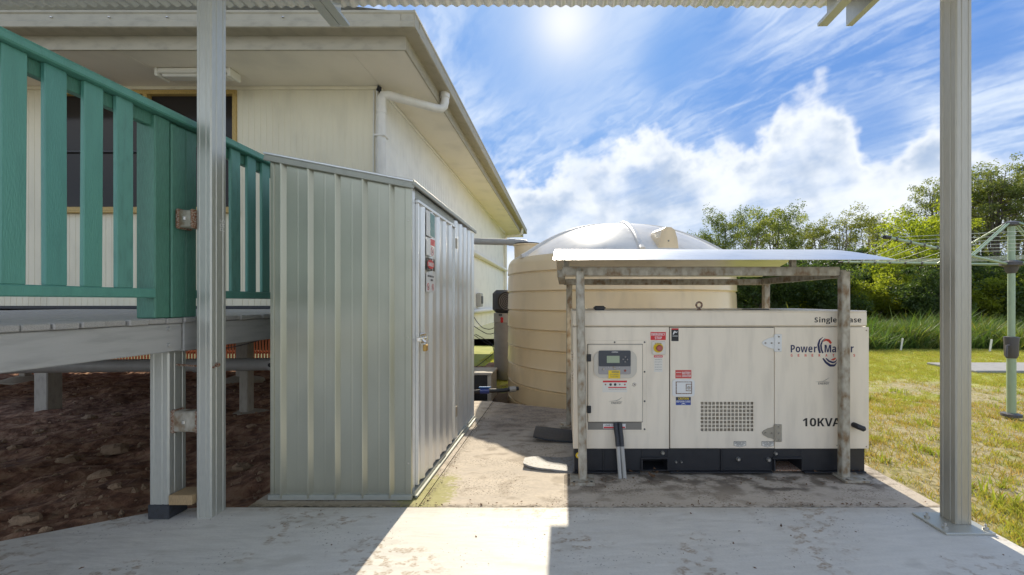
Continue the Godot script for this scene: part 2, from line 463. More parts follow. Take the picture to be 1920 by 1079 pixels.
func make_sky() -> ImageTexture:
	var w := 3584
	var h := 1792
	var n_big := noise(1.0, 4, FastNoiseLite.TYPE_SIMPLEX_SMOOTH, 41)
	var n_streak := noise(1.0, 5, FastNoiseLite.TYPE_SIMPLEX_SMOOTH, 42)
	var n_puff := noise(1.0, 6, FastNoiseLite.TYPE_SIMPLEX_SMOOTH, 43)
	n_puff.fractal_gain = 0.56
	var n_shade := noise(1.0, 4, FastNoiseLite.TYPE_SIMPLEX_SMOOTH, 44)
	var sun := Vector3(0.0025, sin(deg_to_rad(SUN_ELEVATION)), -cos(deg_to_rad(SUN_ELEVATION))).normalized()
	# tops of the cumulus bank, by heading: what the photograph shows, and a like bank all round, raised to fill the shade
	var tops := []
	for p in [[880, 400], [930, 372], [960, 330], [1010, 338], [1060, 316], [1100, 306], [1140, 262], [1180, 232], [1230, 232], [1262, 272], [1320, 288], [1390, 292], [1440, 262], [1462, 214], [1500, 192], [1545, 186], [1582, 206], [1610, 262], [1632, 296], [1668, 318], [1712, 268], [1750, 236], [1800, 262], [1860, 300], [1930, 330]]:
		tops.append(bearing(p[0], p[1]))
	var first: Vector2 = tops[0]
	var last: Vector2 = tops[tops.size() - 1]
	var clear_at := []
	for p in [[1055, 90, 10.0], [1300, 80, 6.0], [960, 90, 6.0], [1400, 262, 2.2], [1640, 236, 3.5], [1850, 60, 3.0], [1240, 120, 3.5]]:
		var b := bearing(p[0], p[1])
		clear_at.append([Vector3(sin(deg_to_rad(b.x)) * cos(deg_to_rad(b.y)), sin(deg_to_rad(b.y)), -cos(deg_to_rad(b.x)) * cos(deg_to_rad(b.y))), p[2]])
	var rows := []
	rows.resize(h)
	var job := func(r: int) -> void:
		var row := PackedFloat32Array()
		row.resize(w * 3)
		var el := PI / 2 - (r + 0.5) / h * PI
		if el < -0.02:
			for x in w:
				row[x * 3] = 0.20; row[x * 3 + 1] = 0.19; row[x * 3 + 2] = 0.16
			rows[r] = row
			return
		var sy := sin(el)
		var eld := rad_to_deg(el)
		for x in w:
			var az := wrapf((x + 0.5) / w * TAU, -PI, PI)
			var d := Vector3(sin(az) * cos(el), sy, -cos(az) * cos(el))
			var azd := rad_to_deg(az)
			# clear air: deep blue above, paler low down and round the sun
			var low := exp(-maxf(sy, 0.0) * 4.2)
			var c := Vector3(0.034, 0.205, 0.660).lerp(Vector3(0.62, 0.80, 0.98), low)
			var from_sun := rad_to_deg(acos(clampf(d.dot(sun), -1, 1)))
			c = c.lerp(Vector3(0.25, 0.48, 0.88), 0.75 * exp(-pow(from_sun / 19.0, 2.0)))
			# high streaks
			var p := Vector2(d.x, -d.z) / maxf(sy + 0.06, 0.03)
			var along := p.x * 0.53 - p.y * 0.848
			var across := p.x * 0.848 + p.y * 0.53
			var bend := 0.10 * n_big.get_noise_2d(p.x * 0.9, p.y * 0.9)
			bend += 0.045 * n_puff.get_noise_2d(along * 3.0, across * 9.0)
			var wisp := 0.5 + 0.5 * n_streak.get_noise_2d(along * 0.9, (across + bend) * 4.2)
			var wisp2 := 0.5 + 0.5 * n_streak.get_noise_2d(along * 2.6 + 31.0, (across + bend) * 13.0)
			var wisp3 := 0.5 + 0.5 * n_streak.get_noise_2d(along * 7.0 + 11.0, (across + bend) * 30.0)
			var cover := 0.5 + 0.5 * n_big.get_noise_2d(p.x * 0.55 + 7.0, p.y * 0.55 - 3.0)
			var veil := 0.04 + 0.96 * smoothstep(0.27, 0.80, 0.42 * wisp + 0.26 * wisp2 + 0.20 * wisp3 + 0.62 * (cover - 0.34))
			for k in clear_at:
				var away: float = rad_to_deg(acos(clampf(d.dot(k[0]), -1, 1))) / k[1]
				if away < 2.0:
					veil *= 1.0 - 0.80 * exp(-away * away * away)
			c = c.lerp(Vector3(0.86, 0.94, 1.03), veil * 0.74)
			# the cumulus bank
			var top := 27.0 + 10.0 * n_big.get_noise_2d(d.x * 2.2 + 11.0, d.z * 2.2)
			if azd > first.x - 14.0 and azd < last.x + 14.0:
				var t := 0.0
				if azd <= first.x:
					t = first.y
				elif azd >= last.x:
					t = last.y
				else:
					for i in tops.size() - 1:
						if azd < tops[i + 1].x:
							t = lerpf(tops[i].y, tops[i + 1].y, (azd - tops[i].x) / (tops[i + 1].x - tops[i].x))
							break
				var blend := smoothstep(0.0, 14.0, maxf(first.x - azd, azd - last.x))
				top = lerpf(t, top, blend)
			var q := d * 7.0
			var puff := n_puff.get_noise_3d(q.x, q.y * 1.25, q.z)
			var fray := n_puff.get_noise_3d(q.x * 3.1 + 9.0, q.y * 3.1, q.z * 3.1)
			var depth := top + 0.8 - eld + 3.4 * puff + 1.9 * fray
			var soft := 0.12 + 0.88 * smoothstep(-0.25, 0.35, n_big.get_noise_3d(d.x * 3.0, d.y * 3.0 + 2.0, d.z * 3.0))
			var inside := smoothstep(-1.6 * soft, 2.0 + 2.2 * soft, depth)
			if inside > 0.0:
				var shade := 0.5 + 0.5 * n_shade.get_noise_3d(q.x * 0.8, q.y * 1.1 + 5.0, q.z * 0.8) + 0.45 * puff
				var body := Vector3(0.92, 0.96, 1.0).lerp(Vector3(0.43, 0.54, 0.72), smoothstep(0.22, 0.85, shade) * smoothstep(0.5, 5.0, depth))
				body = body.lerp(Vector3(1.03, 1.04, 1.05), 0.75 * (1.0 - smoothstep(0.0, 3.2, depth)))
				body *= 1.0 + 0.5 * smoothstep(50.0, 110.0, from_sun)   # clouds far from the sun, brightened as lit sides to fill the shade
				var thin := 0.95 - 0.42 * smoothstep(0.15, 0.75, 0.5 + 0.5 * n_shade.get_noise_3d(q.x * 1.1 + 3.0, q.y * 1.8, q.z * 1.1)) * smoothstep(3.0, 9.0, depth)
				c = c.lerp(body, inside * thin)
			# bright veil of thin cloud in front of the sun
			var glow := 0.40 * exp(-pow(from_sun / 3.2, 2.0)) + 0.44 * exp(-pow(from_sun / 7.5, 2.0))
			c = c.lerp(Vector3(1.02, 1.02, 1.0), clampf(glow, 0.0, 1.0))
			c /= EXPOSURE * 0.92
			row[x * 3] = c.x; row[x * 3 + 1] = c.y; row[x * 3 + 2] = c.z
		rows[r] = row
	var id := WorkerThreadPool.add_group_task(job, h)
	WorkerThreadPool.wait_for_group_task_completion(id)
	var all := PackedFloat32Array()
	for r in rows:
		all.append_array(r)
	return ImageTexture.create_from_image(Image.create_from_data(w, h, false, Image.FORMAT_RGBF, all.to_byte_array()))

func make_camera_and_light() -> void:
	var cam := Camera3D.new()
	cam.name = "camera"
	cam.position = Vector3(0, EYE, 0)
	var near := 0.1
	cam.set_frustum(1079.0 / FOCAL * near, Vector2((960.0 - PX) / FOCAL * near, (PY - 539.5) / FOCAL * near), near, 600.0)
	cam.current = true
	add_child(cam)
	var env := Environment.new()
	env.background_mode = Environment.BG_SKY
	var sky := Sky.new()
	var pan := PanoramaSkyMaterial.new()
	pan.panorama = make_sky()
	sky.sky_material = pan
	env.sky = sky
	env.tonemap_mode = Environment.TONE_MAPPER_LINEAR
	env.tonemap_exposure = EXPOSURE
	env.sdfgi_enabled = true
	env.ssao_enabled = true
	env.ssil_enabled = true
	var we := WorldEnvironment.new()
	we.name = "world_environment"
	we.environment = env
	add_child(we)
	var sun := DirectionalLight3D.new()
	sun.name = "sun"
	sun.light_energy = 0.93
	sun.light_color = Color(1.0, 0.955, 0.87)
	sun.light_angular_distance = 0.6
	sun.shadow_enabled = true
	sun.rotation = Vector3(deg_to_rad(-SUN_ELEVATION), PI - 0.0025, 0)   # shines towards the camera
	add_child(sun)


# ---------------------------------------------------------------- ground, slabs, lawn
func lawn_height(x: float, z: float) -> float:
	var d := -z
	var h := -0.17
	if x > 1.2:
		h = lerpf(-0.035, -0.16, smoothstep(2.2, 6.0, maxf(x, 0.0) + maxf(d - 4.0, 0.0) * 0.5))
	elif d >= 4.1:
		h = lerpf(-0.17, -0.47, smoothstep(4.3, 6.4, d))
	if x > 1.2 and d > 4.6:
		h = lerpf(lerpf(-0.17, -0.47, smoothstep(4.3, 6.4, d)), h, smoothstep(1.8, 4.0, x))
	if d < 4.1 and x > -1.75 and x < 2.0:
		h = -0.3
	if x < -1.75 and d < 9.4:
		h = lerpf(h, -0.72, smoothstep(-1.75, -2.5, x))
	return h

func soil_height(x: float, z: float, n: FastNoiseLite) -> float:
	var d := -z
	return -0.045 - 0.040 * maxf(d - 2.0, 0.0) + 0.055 * n.get_noise_2d(x * 1.4, z * 1.4) + 0.03 * n.get_noise_2d(x * 6.0 + 50.0, z * 6.0)

func grid(x0: float, x1: float, z0: float, z1: float, nx: int, nz: int, height: Callable) -> Shape:
	var s := Shape.new()
	var ps := []
	for j in nz + 1:
		var row := []
		for i in nx + 1:
			var x := lerpf(x0, x1, float(i) / nx)
			var z := lerpf(z0, z1, float(j) / nz)
			row.append(Vector3(x, height.call(x, z), z))
		ps.append(row)
	var normal := func(i: int, j: int) -> Vector3:
		var a: Vector3 = ps[j][mini(i + 1, nx)] - ps[j][maxi(i - 1, 0)]
		var b: Vector3 = ps[mini(j + 1, nz)][i] - ps[maxi(j - 1, 0)][i]
		var k := b.cross(a).normalized()
		return k if k.y > 0 else -k
	var nn := []
	for j in nz + 1:
		var row := []
		for i in nx + 1:
			row.append(normal.call(i, j))
		nn.append(row)
	var uv := func(p: Vector3) -> Vector2:
		return Vector2((p.x - x0) / (x1 - x0), (p.z - z0) / (z1 - z0))
	for j in nz:
		for i in nx:
			var a = ps[j][i]
			var b = ps[j][i + 1]
			var c = ps[j + 1][i + 1]
			var e = ps[j + 1][i]
			var ua = uv.call(a)
			var ub = uv.call(b)
			var uc = uv.call(c)
			var ue = uv.call(e)
			# z0 > z1: row j is nearer the camera
			s.tri(a, b, c, nn[j][i], nn[j][i + 1], nn[j + 1][i + 1], ua, ub, uc)
			s.tri(a, c, e, nn[j][i], nn[j + 1][i + 1], nn[j + 1][i], ua, uc, ue)
	return s

# a slab of concrete: an outline in x and z, its top at y, texture stretched over a rectangle
func pavement(called: String, outline: Array, top: float, thick: float, mat: Material, r: Rect2) -> void:
	var s := Shape.new()
	var flat2 := PackedVector2Array(outline)
	var ids := Geometry2D.triangulate_polygon(flat2)
	for i in range(0, ids.size(), 3):
		var q := []
		for k in 3:
			q.append(flat2[ids[i + k]])
		if (q[1] - q[0]).cross(q[2] - q[0]) > 0:
			q.reverse()
		var t := q.map(func(p): return (p - r.position) / r.size)
		s.tri(Vector3(q[0].x, top, q[0].y), Vector3(q[1].x, top, q[1].y), Vector3(q[2].x, top, q[2].y), Vector3.UP, Vector3.UP, Vector3.UP, t[0], t[1], t[2])
	var mid := Vector2()
	for p in outline:
		mid += p / outline.size()
	for i in outline.size():
		var a: Vector2 = outline[i]
		var b: Vector2 = outline[(i + 1) % outline.size()]
		var nrm := Vector3(b.y - a.y, 0, a.x - b.x).normalized()
		if nrm.dot(Vector3(a.x - mid.x, 0, a.y - mid.y)) < 0:
			nrm = -nrm
		var ta := (a - r.position) / r.size
		var tb := (b - r.position) / r.size
		var q := [Vector3(a.x, top, a.y), Vector3(b.x, top, b.y), Vector3(b.x, top - thick, b.y), Vector3(a.x, top - thick, a.y)]
		s.tri(q[0], q[1], q[2], nrm, nrm, nrm, ta, tb, tb)
		s.tri(q[0], q[2], q[3], nrm, nrm, nrm, ta, tb, ta)
	structure(called, s, mat)

func slab_material(called: String, tex: Texture2D, rough: float) -> StandardMaterial3D:
	var m := plain(called, Color(1, 1, 1), rough)
	m.albedo_texture = tex
	m.texture_repeat = true
	m.heightmap_enabled = true
	var n := noise(0.02, 5, FastNoiseLite.TYPE_SIMPLEX, 77)
	m.heightmap_texture = noise_texture(n, [])
	m.heightmap_scale = 0.25
	return m

# an uneven edge between two points
func rough_edge(a: Vector2, b: Vector2, steps: int, amount: float, n: FastNoiseLite) -> Array:
	var out := []
	var side := (b - a).normalized().orthogonal()
	for i in steps:
		var p := a.lerp(b, float(i) / steps)
		out.append(p + side * n.get_noise_2d(p.x * 9.0, p.y * 9.0) * amount)
	return out

func make_ground() -> void:
	var n1 := noise(1.0, 5, FastNoiseLite.TYPE_SIMPLEX_SMOOTH, 51)
	var n2 := noise(1.0, 4, FastNoiseLite.TYPE_SIMPLEX, 52)
	var n3 := noise(1.0, 3, FastNoiseLite.TYPE_CELLULAR, 53)

	# the new slab, trowelled pale grey, with dried mud and specks
	var new_rect := Rect2(-2.7, -2.25, 4.8, 1.2)
	var new_tex := computed(1920, 640, func(px: int, py: int) -> Color:
		var x := new_rect.position.x + new_rect.size.x * px / 1920.0
		var z := new_rect.position.y + new_rect.size.y * py / 640.0
		var g := 0.63 + 0.05 * n1.get_noise_2d(x * 0.9, z * 0.9) + 0.035 * n1.get_noise_2d(x * 5.0, z * 5.0) + 0.03 * n2.get_noise_2d(x * 60.0, z * 60.0)
		var c := Vector3(g, g * 0.955, g * 0.855)
		var sweep := n1.get_noise_2d(x * 1.1 + 0.6 * n1.get_noise_2d(x * 1.3, z * 1.3 + 40.0) + z * 2.0, z * 26.0 + x * 3.0)
		c *= 1.0 + 0.055 * sweep
		var patchy := smoothstep(0.02, 0.40, n1.get_noise_2d(x * 1.7 + 4.0, z * 2.2 + 8.0))
		var mud := patchy * smoothstep(0.02, 0.42, n2.get_noise_2d(x * 11.0, z * 17.0)) * (0.45 + 0.55 * smoothstep(-0.2, 0.3, n2.get_noise_2d(x * 48.0, z * 70.0)))
		c = c.lerp(Vector3(0.27, 0.175, 0.095), mud * 0.72)
		var smear := smoothstep(0.25, 0.6, n1.get_noise_2d(x * 2.4 - 9.0, z * 5.0))
		c = c.lerp(Vector3(0.40, 0.37, 0.31), smear * 0.35)
		var seam := smoothstep(0.10, 0.0, absf(z + 2.22) + 0.04 * n1.get_noise_2d(x * 7.0, 3.0))
		c = c.lerp(Vector3(0.36, 0.30, 0.22), seam * 0.35)
		var speck := smoothstep(0.60, 0.70, n2.get_noise_2d(x * 34.0 + 7.0, z * 34.0)) * smoothstep(0.0, 0.3, n1.get_noise_2d(x * 3.0, z * 3.0 + 20.0))
		c = c.lerp(Vector3(0.09, 0.065, 0.045), speck * 0.8)
		return Color(c.x, c.y, c.z).linear_to_srgb())
	var new_mat := slab_material("new_concrete", new_tex, 0.62)
	pavement("concrete_slab", [Vector2(-4.6, -0.70), Vector2(-2.59, -1.905), Vector2(-2.14, -2.178), Vector2(-1.95, -2.222), Vector2(2.05, -2.222), Vector2(2.05, 2.6), Vector2(-4.6, 2.6)], 0.0, 0.14, new_mat, new_rect)

	# the old slab: dirty, stained under the generator, mossy by the shed, dark with soil towards the tank
	var old_rect := Rect2(-1.75, -4.65, 3.85, 2.45)
	var old_tex := computed(1540, 900, func(px: int, py: int) -> Color:
		var x := old_rect.position.x + old_rect.size.x * px / 1540.0
		var z := old_rect.position.y + old_rect.size.y * py / 900.0
		var d := -z
		var w1 := n1.get_noise_2d(x * 1.5, z * 2.6)
		var w2 := n1.get_noise_2d(x * 5.0 + 3.0, z * 8.0)
		var w3 := n2.get_noise_2d(x * 26.0, z * 34.0)
		var g := 0.53 + 0.07 * w1 + 0.05 * w2 + 0.045 * w3
		var c := Vector3(g, g * 0.86, g * 0.69)
		# streaks of dirt
		var dirt := smoothstep(0.02, 0.50, w2 + 0.5 * w1)
		c = c.lerp(Vector3(0.22, 0.17, 0.115), dirt * 0.42)
		if x > 0.0:
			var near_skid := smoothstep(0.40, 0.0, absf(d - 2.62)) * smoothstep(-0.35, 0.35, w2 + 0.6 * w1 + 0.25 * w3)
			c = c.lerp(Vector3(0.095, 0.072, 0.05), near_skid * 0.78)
			var oil := smoothstep(0.45, 0.0, Vector2((x - 1.30) / 0.42, (d - 2.46) / 0.09).length() - 0.4 * w2)
			c = c.lerp(Vector3(0.055, 0.043, 0.033), oil * 0.75)
		# leaf mould and soil towards the tank
		var far := smoothstep(2.9, 4.1, d + 0.5 * w1 + 0.3 * w2) * smoothstep(-0.95, -0.55, x)
		c = c.lerp(Vector3(0.17, 0.125, 0.085).lerp(Vector3(0.075, 0.052, 0.036), smoothstep(-0.2, 0.3, w2 + w3)), far * 0.72)
		# moss at the shed's corner
		var moss := smoothstep(0.5, -0.1, Vector2((x + 0.80) / 0.16, (d - 2.36) / 0.30).length() + 0.5 * w2 + 0.35 * w3 - 0.75)
		c = c.lerp(Vector3(0.30, 0.29, 0.05), moss * 0.72)
		var pad := smoothstep(0.12, 0.0, absf(d - 2.255)) * smoothstep(-0.75, -1.0, x)
		c = c.lerp(Vector3(0.20, 0.155, 0.07), pad * 0.6)
		# line of debris along the joint beside the shed
		var joint := smoothstep(0.035, 0.0, absf(x + 0.765 + 0.02 * w2)) * smoothstep(0.05, 0.35, n2.get_noise_2d(x * 70.0, z * 70.0) + 0.3 * w2)
		c = c.lerp(Vector3(0.10, 0.075, 0.045), joint * 0.85)
		# crumbs
		var speck := smoothstep(0.42, 0.55, n2.get_noise_2d(x * 40.0 + 7.0, z * 52.0)) * smoothstep(-0.25, 0.3, n1.get_noise_2d(x * 2.0, z * 3.0 + 20.0))
		c = c.lerp(Vector3(0.10, 0.07, 0.045), speck * 0.8)
		var edge := smoothstep(0.05, 0.0, d - 2.235) * smoothstep(-0.2, 0.4, w2 + w3)
		c = c.lerp(Vector3(0.11, 0.085, 0.055), edge * 0.7)
		return Color(c.x, c.y, c.z).linear_to_srgb())
	var old_mat := slab_material("old_concrete", old_tex, 0.85)
	old_mat.heightmap_scale = 0.5
	var front := rough_edge(Vector2(-0.781, -2.238), Vector2(2.045, -2.238), 60, 0.010, n1)
	front.append(Vector2(2.045, -2.238))
	front.append_array(rough_edge(Vector2(2.05, -4.12), Vector2(0.07, -4.25), 20, 0.03, n1))
	front.append_array(rough_edge(Vector2(0.07, -4.25), Vector2(-0.74, -4.58), 14, 0.03, n1))
	front.append(Vector2(-0.781, -4.60))
	pavement("old_slab", front, -0.006, 0.2, old_mat, old_rect)
	var pad := rough_edge(Vector2(-1.70, -2.236), Vector2(-0.784, -2.236), 24, 0.010, n1)
	pad.append(Vector2(-0.784, -2.236))
	pad.append(Vector2(-0.786, -4.62))
	pad.append(Vector2(-1.70, -4.62))
	pavement("shed_pad", pad, -0.004, 0.2, old_mat, old_rect)

	# bare soil under the deck and the house
	var ns := noise(1.0, 5, FastNoiseLite.TYPE_SIMPLEX, 61)
	structure("soil", grid(-14.0, -1.30, 2.6, -9.25, 180, 160, func(x: float, z: float) -> float: return soil_height(x, z, ns) if x < -1.72 else -0.25), M.soil)
	# the lawn
	var lawn_rect := Rect2(-5, -15, 20, 21)
	var lawn_tex := computed(1400, 1470, func(px: int, py: int) -> Color:
		var x := lawn_rect.position.x + lawn_rect.size.x * px / 1400.0
		var z := lawn_rect.position.y + lawn_rect.size.y * py / 1470.0
		var c := lawn_color(x, z, n1, n2)
		return Color(c.x, c.y, c.z).linear_to_srgb())
	var lawn_mat := plain("lawn", Color(1, 1, 1), 0.95)
	lawn_mat.albedo_texture = lawn_tex
	lawn_mat.texture_repeat = false
	# uv of the grid: row 0 is the near edge, so the picture is turned over
	lawn_mat.uv1_scale = Vector3(1, -1, 1)
	lawn_mat.uv1_offset = Vector3(0, 1, 0)
	structure("lawn", grid(-5, 15, 6, -15, 200, 210, func(x: float, z: float) -> float: return lawn_height(x, z) + 0.02 * n1.get_noise_2d(x * 0.8, z * 0.8)), lawn_mat)
	var far_mat := worn("far_grass", Color(0.11, 0.13, 0.035), 0.95, 0.0, noise_texture(noise(0.02, 5), [[0.0, 0.6], [1.0, 1.0]]), Vector3(0.2, 0.2, 0.2))
	var g := Shape.new()
	g.quad(Vector3(-400, -0.66, 300), Vector3(400, -0.66, 300), Vector3(400, -0.66, -500), Vector3(-400, -0.66, -500))
	structure("ground", g, far_mat)
	var fr := grid(-60, 70, -14.9, -120, 40, 30, func(x: float, z: float) -> float: return -0.22 + 0.1 * n1.get_noise_2d(x * 0.1, z * 0.1) + 0.004 * maxf(-z - 15.0, 0.0))
	structure("far_ground", fr, far_mat)
	var fl := grid(15, 70, 40, -15, 16, 16, func(x: float, z: float) -> float: return -0.18)
	structure("side_ground", fl, far_mat)
	# unseen pale driveway behind the camera, added to bounce light forward
	var dw := Shape.new()
	dw.slab(Vector3(-9, -0.12, 2.605), Vector3(9, -0.004, 16), 0.01)
	structure("bounce_driveway", dw, M.path_concrete)
	# the narrow concrete path across the far lawn
	var p := Shape.new()
	p.box(Vector3(11.2, -0.135, -7.75), Vector3(8.0, 0.06, 1.0), 0.012)
	structure("concrete_path", p, M.path_grey)

func lawn_color(x: float, z: float, n1: FastNoiseLite, n2: FastNoiseLite) -> Vector3:
	var d := -z
	var w1 := n1.get_noise_2d(x * 0.55, z * 0.75)
	var w2 := n1.get_noise_2d(x * 2.6 + 9.0, z * 2.6)
	var w3 := n2.get_noise_2d(x * 16.0, z * 16.0)
	var green := Vector3(0.40, 0.40, 0.07).lerp(Vector3(0.27, 0.32, 0.05), 0.5 + 0.5 * w2)
	var dry := Vector3(0.38, 0.315, 0.17).lerp(Vector3(0.15, 0.11, 0.06), smoothstep(-0.25, 0.55, w3 + 0.4 * w2 + 0.5 * n2.get_noise_2d(x * 55.0, z * 55.0)))
	# mown thin near the slab and in a worn band, lush further off
	var lush := smoothstep(5.6, 7.0, d + 1.2 * w1) + 0.35 * w2
	lush = clampf(lush + 0.10 + 0.55 * smoothstep(0.0, 0.5, w1 + 0.5 * w2), 0.0, 1.0)
	var c := dry.lerp(green, clampf(lush * 0.9 + 0.30 * w3, 0.0, 1.0))
	if x < 1.6 and x > -1.9 and d > 4.1 and d < 8.0:
		var bare := smoothstep(8.0, 7.2, d + 0.8 * w2) * smoothstep(1.6, 1.0, x)
		c = c.lerp(Vector3(0.10, 0.065, 0.04).lerp(Vector3(0.20, 0.14, 0.09), 0.5 + 0.5 * w3), bare)
	return c

# tufts of grass, thick where the lawn is green
func make_grass() -> void:
	var n1 := noise(1.0, 5, FastNoiseLite.TYPE_SIMPLEX_SMOOTH, 51)
	var n2 := noise(1.0, 4, FastNoiseLite.TYPE_SIMPLEX, 52)
	rng.seed = 100
	var tuft := func(blades: int, height: float, spread: float, wide: float) -> Shape:
		var s := Shape.new()
		s.colored = true
		for i in blades:
			var a := rng.randf() * TAU
			var r := spread * sqrt(rng.randf())
			var foot := Vector3(cos(a) * r, -0.01, sin(a) * r)
			var lean := Vector3(rng.randfn(0, 0.45), 1.0, rng.randfn(0, 0.45)).normalized()
			var hh := height * rng.randf_range(0.5, 1.1)
			var b := rng.randf() * TAU
			var side := Vector3(cos(b), 0, sin(b)) * wide
			var mid := foot + lean * hh * 0.6
			var tip := foot + lean * hh + Vector3(lean.x, -0.2, lean.z) * hh * 0.35
			s.tint = Color(0.30, 0.40, 0.06).lerp(Color(0.48, 0.47, 0.11), rng.randf()) * rng.randf_range(0.7, 1.15)
			s.quad(foot - side, foot + side, mid + side * 0.7, mid - side * 0.7)
			s.flat(mid - side * 0.7, mid + side * 0.7, tip)
		return s
	var places := []
	var tints := []
	for i in 130000:
		var x := rng.randf_range(2.1, 12.5)
		var d := rng.randf_range(1.4, 10.9)
		if absf(x) / d > 1.45 and x > 4.0:
			continue
		if i > 90000:
			x = rng.randf_range(2.06, 6.5)
			d = rng.randf_range(1.5, 5.2)
		elif i > 78000:
			x = rng.randf_range(-2.2, 1.0)
			d = rng.randf_range(7.3, 13.5)
		if Rect2(7.2, 7.25, 8, 1.0).has_point(Vector2(x, d)):
			continue
		var c := lawn_color(x, -d, n1, n2)
		var greenness := clampf((c.y - c.x) * 14.0 + 0.42, 0.0, 1.0)
		if rng.randf() > 0.12 + 0.85 * greenness:
			continue
		places.append(Transform3D(Basis(Vector3.UP, rng.randf() * TAU).scaled(Vector3.ONE * rng.randf_range(0.6, 1.35)), Vector3(x, lawn_height(x, -d), -d)))
		var dryness := (1.0 - greenness) * rng.randf()
		tints.append(Color(1, 1, 1).lerp(Color(1.15, 0.78, 1.5), clampf(dryness * 1.5, 0.0, 1.0)))
	var mm := MultiMesh.new()
	mm.transform_format = MultiMesh.TRANSFORM_3D
	mm.use_colors = true
	mm.mesh = tuft.call(9, 0.055, 0.05, 0.0028).mesh(M.grass_blade)
	mm.instance_count = places.size()
	for i in places.size():
		mm.set_instance_transform(i, places[i])
		mm.set_instance_color(i, tints[i])
	var o := MultiMeshInstance3D.new()
	o.name = "lawn_grass"
	o.multimesh = mm
	o.set_meta("kind", "stuff")
	o.set_meta("label", "short sunlit grass growing in the lawn")
	add_child(o, true)
	# taller weeds: clumps in the thin turf, and the bank of long grass before the trees
	var clumps := []
	for i in 260:
		var x := rng.randf_range(2.12, 8.0)
		var d := rng.randf_range(1.7, 6.0)
		if n1.get_noise_2d(x * 1.2 + 30.0, d * 1.2) > 0.02:
			clumps.append(Transform3D(Basis(Vector3.UP, rng.randf() * TAU).scaled(Vector3.ONE * rng.randf_range(0.5, 1.1)), Vector3(x, lawn_height(x, -d), -d)))
	mm = MultiMesh.new()
	mm.transform_format = MultiMesh.TRANSFORM_3D
	mm.mesh = tuft.call(26, 0.11, 0.07, 0.005).mesh(M.grass_blade)
	mm.instance_count = clumps.size()
	for i in clumps.size():
		mm.set_instance_transform(i, clumps[i])
	o = MultiMeshInstance3D.new()
	o.name = "lawn_weeds"
	o.multimesh = mm
	o.set_meta("kind", "stuff")
	o.set_meta("label", "tufts of taller green weeds in the thin lawn")
	add_child(o, true)
	var bank := []
	var shades := []
	for i in 5200:
		var x := rng.randf_range(2.0, 19.0)
		var d := 11.0 + 3.2 * pow(rng.randf(), 0.8)
		d += 0.35 * n1.get_noise_2d(x * 0.7, 5.0)
		var s := rng.randf_range(0.55, 1.15) * (0.85 + 0.75 * n1.get_noise_2d(x * 0.45, d * 0.6))
		if rng.randf() < 0.06:
			s *= 1.35
		bank.append(Transform3D(Basis(Vector3.UP, rng.randf() * TAU).scaled(Vector3(s, s * 0.95, s)), Vector3(x, -0.2, -d)))
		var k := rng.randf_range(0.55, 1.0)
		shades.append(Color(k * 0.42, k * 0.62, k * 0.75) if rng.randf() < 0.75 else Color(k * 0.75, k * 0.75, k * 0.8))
	mm = MultiMesh.new()
	mm.transform_format = MultiMesh.TRANSFORM_3D
	mm.use_colors = true
	mm.mesh = tuft.call(46, 0.85, 0.22, 0.011).mesh(M.grass_blade)
	mm.instance_count = bank.size()
	for i in bank.size():
		mm.set_instance_transform(i, bank[i])
		mm.set_instance_color(i, shades[i])
	o = MultiMeshInstance3D.new()
	o.name = "weed_bank"
	o.multimesh = mm
	o.set_meta("kind", "stuff")
	o.set_meta("label", "bank of long green grass and weeds along the edge of the lawn")
	add_child(o, true)
	# dead leaves and twigs blown along the slab
	var bits := []
	for i in 420:
		var x := rng.randf_range(-0.8, 2.0)
		var d := 2.245 + absf(rng.randfn(0, 0.02))
		if i % 3 == 0:
			x = rng.randf_range(0.1, 2.0)
			d = 2.60 - absf(rng.randfn(0, 0.06))
		elif i % 6 == 1:
			x = -0.765 + rng.randfn(0, 0.03)
			d = rng.randf_range(2.25, 4.0)
		elif i % 7 == 0:
			x = rng.randf_range(-2.0, 2.0)
			d = rng.randf_range(1.65, 2.2)
		elif i % 5 == 0:
			x = rng.randf_range(-0.7, 0.9)
			d = rng.randf_range(3.4, 4.3)
		bits.append(Transform3D(Basis.from_euler(Vector3(rng.randfn(0, 0.3), rng.randf() * TAU, rng.randfn(0, 0.3))).scaled(Vector3.ONE * rng.randf_range(0.2, 0.9)), Vector3(x, 0.0, -d)))
	var bit := Shape.new()
	bit.quad(Vector3(-0.012, 0, 0), Vector3(0, 0.002, 0.006), Vector3(0.013, 0.003, 0), Vector3(0, 0.001, -0.006))
	mm = MultiMesh.new()
	mm.transform_format = MultiMesh.TRANSFORM_3D
	mm.mesh = bit.mesh(M.litter)
	mm.instance_count = bits.size()
	for i in bits.size():
		mm.set_instance_transform(i, bits[i])
	o = MultiMeshInstance3D.new()
	o.name = "leaf_litter"
	o.multimesh = mm
	o.set_meta("kind", "stuff")
	o.set_meta("label", "crumbs of dead leaf and twig lying on the old slab")
	add_child(o, true)


# ---------------------------------------------------------------- house
# upright ribbed cladding: a line of flats and grooves from a to b, seen from the side «out»
func cladding(a: Vector3, b: Vector3, out: Vector3, height: float, pitch := 0.066) -> Shape:
	var s := Shape.new()
	var dir := (b - a).normalized()
	var n := int((b - a).length() / pitch)
	var line := []
	for i in n:
		var p := a + dir * (i * pitch)
		line.append(p)
		line.append(p + dir * (pitch - 0.010))
		line.append(p + dir * (pitch - 0.006) - out * 0.0035)
		line.append(p + dir * (pitch - 0.003) - out * 0.0035)
	line.append(b)
	s.sheet(line, Vector3.UP * height)
	return s

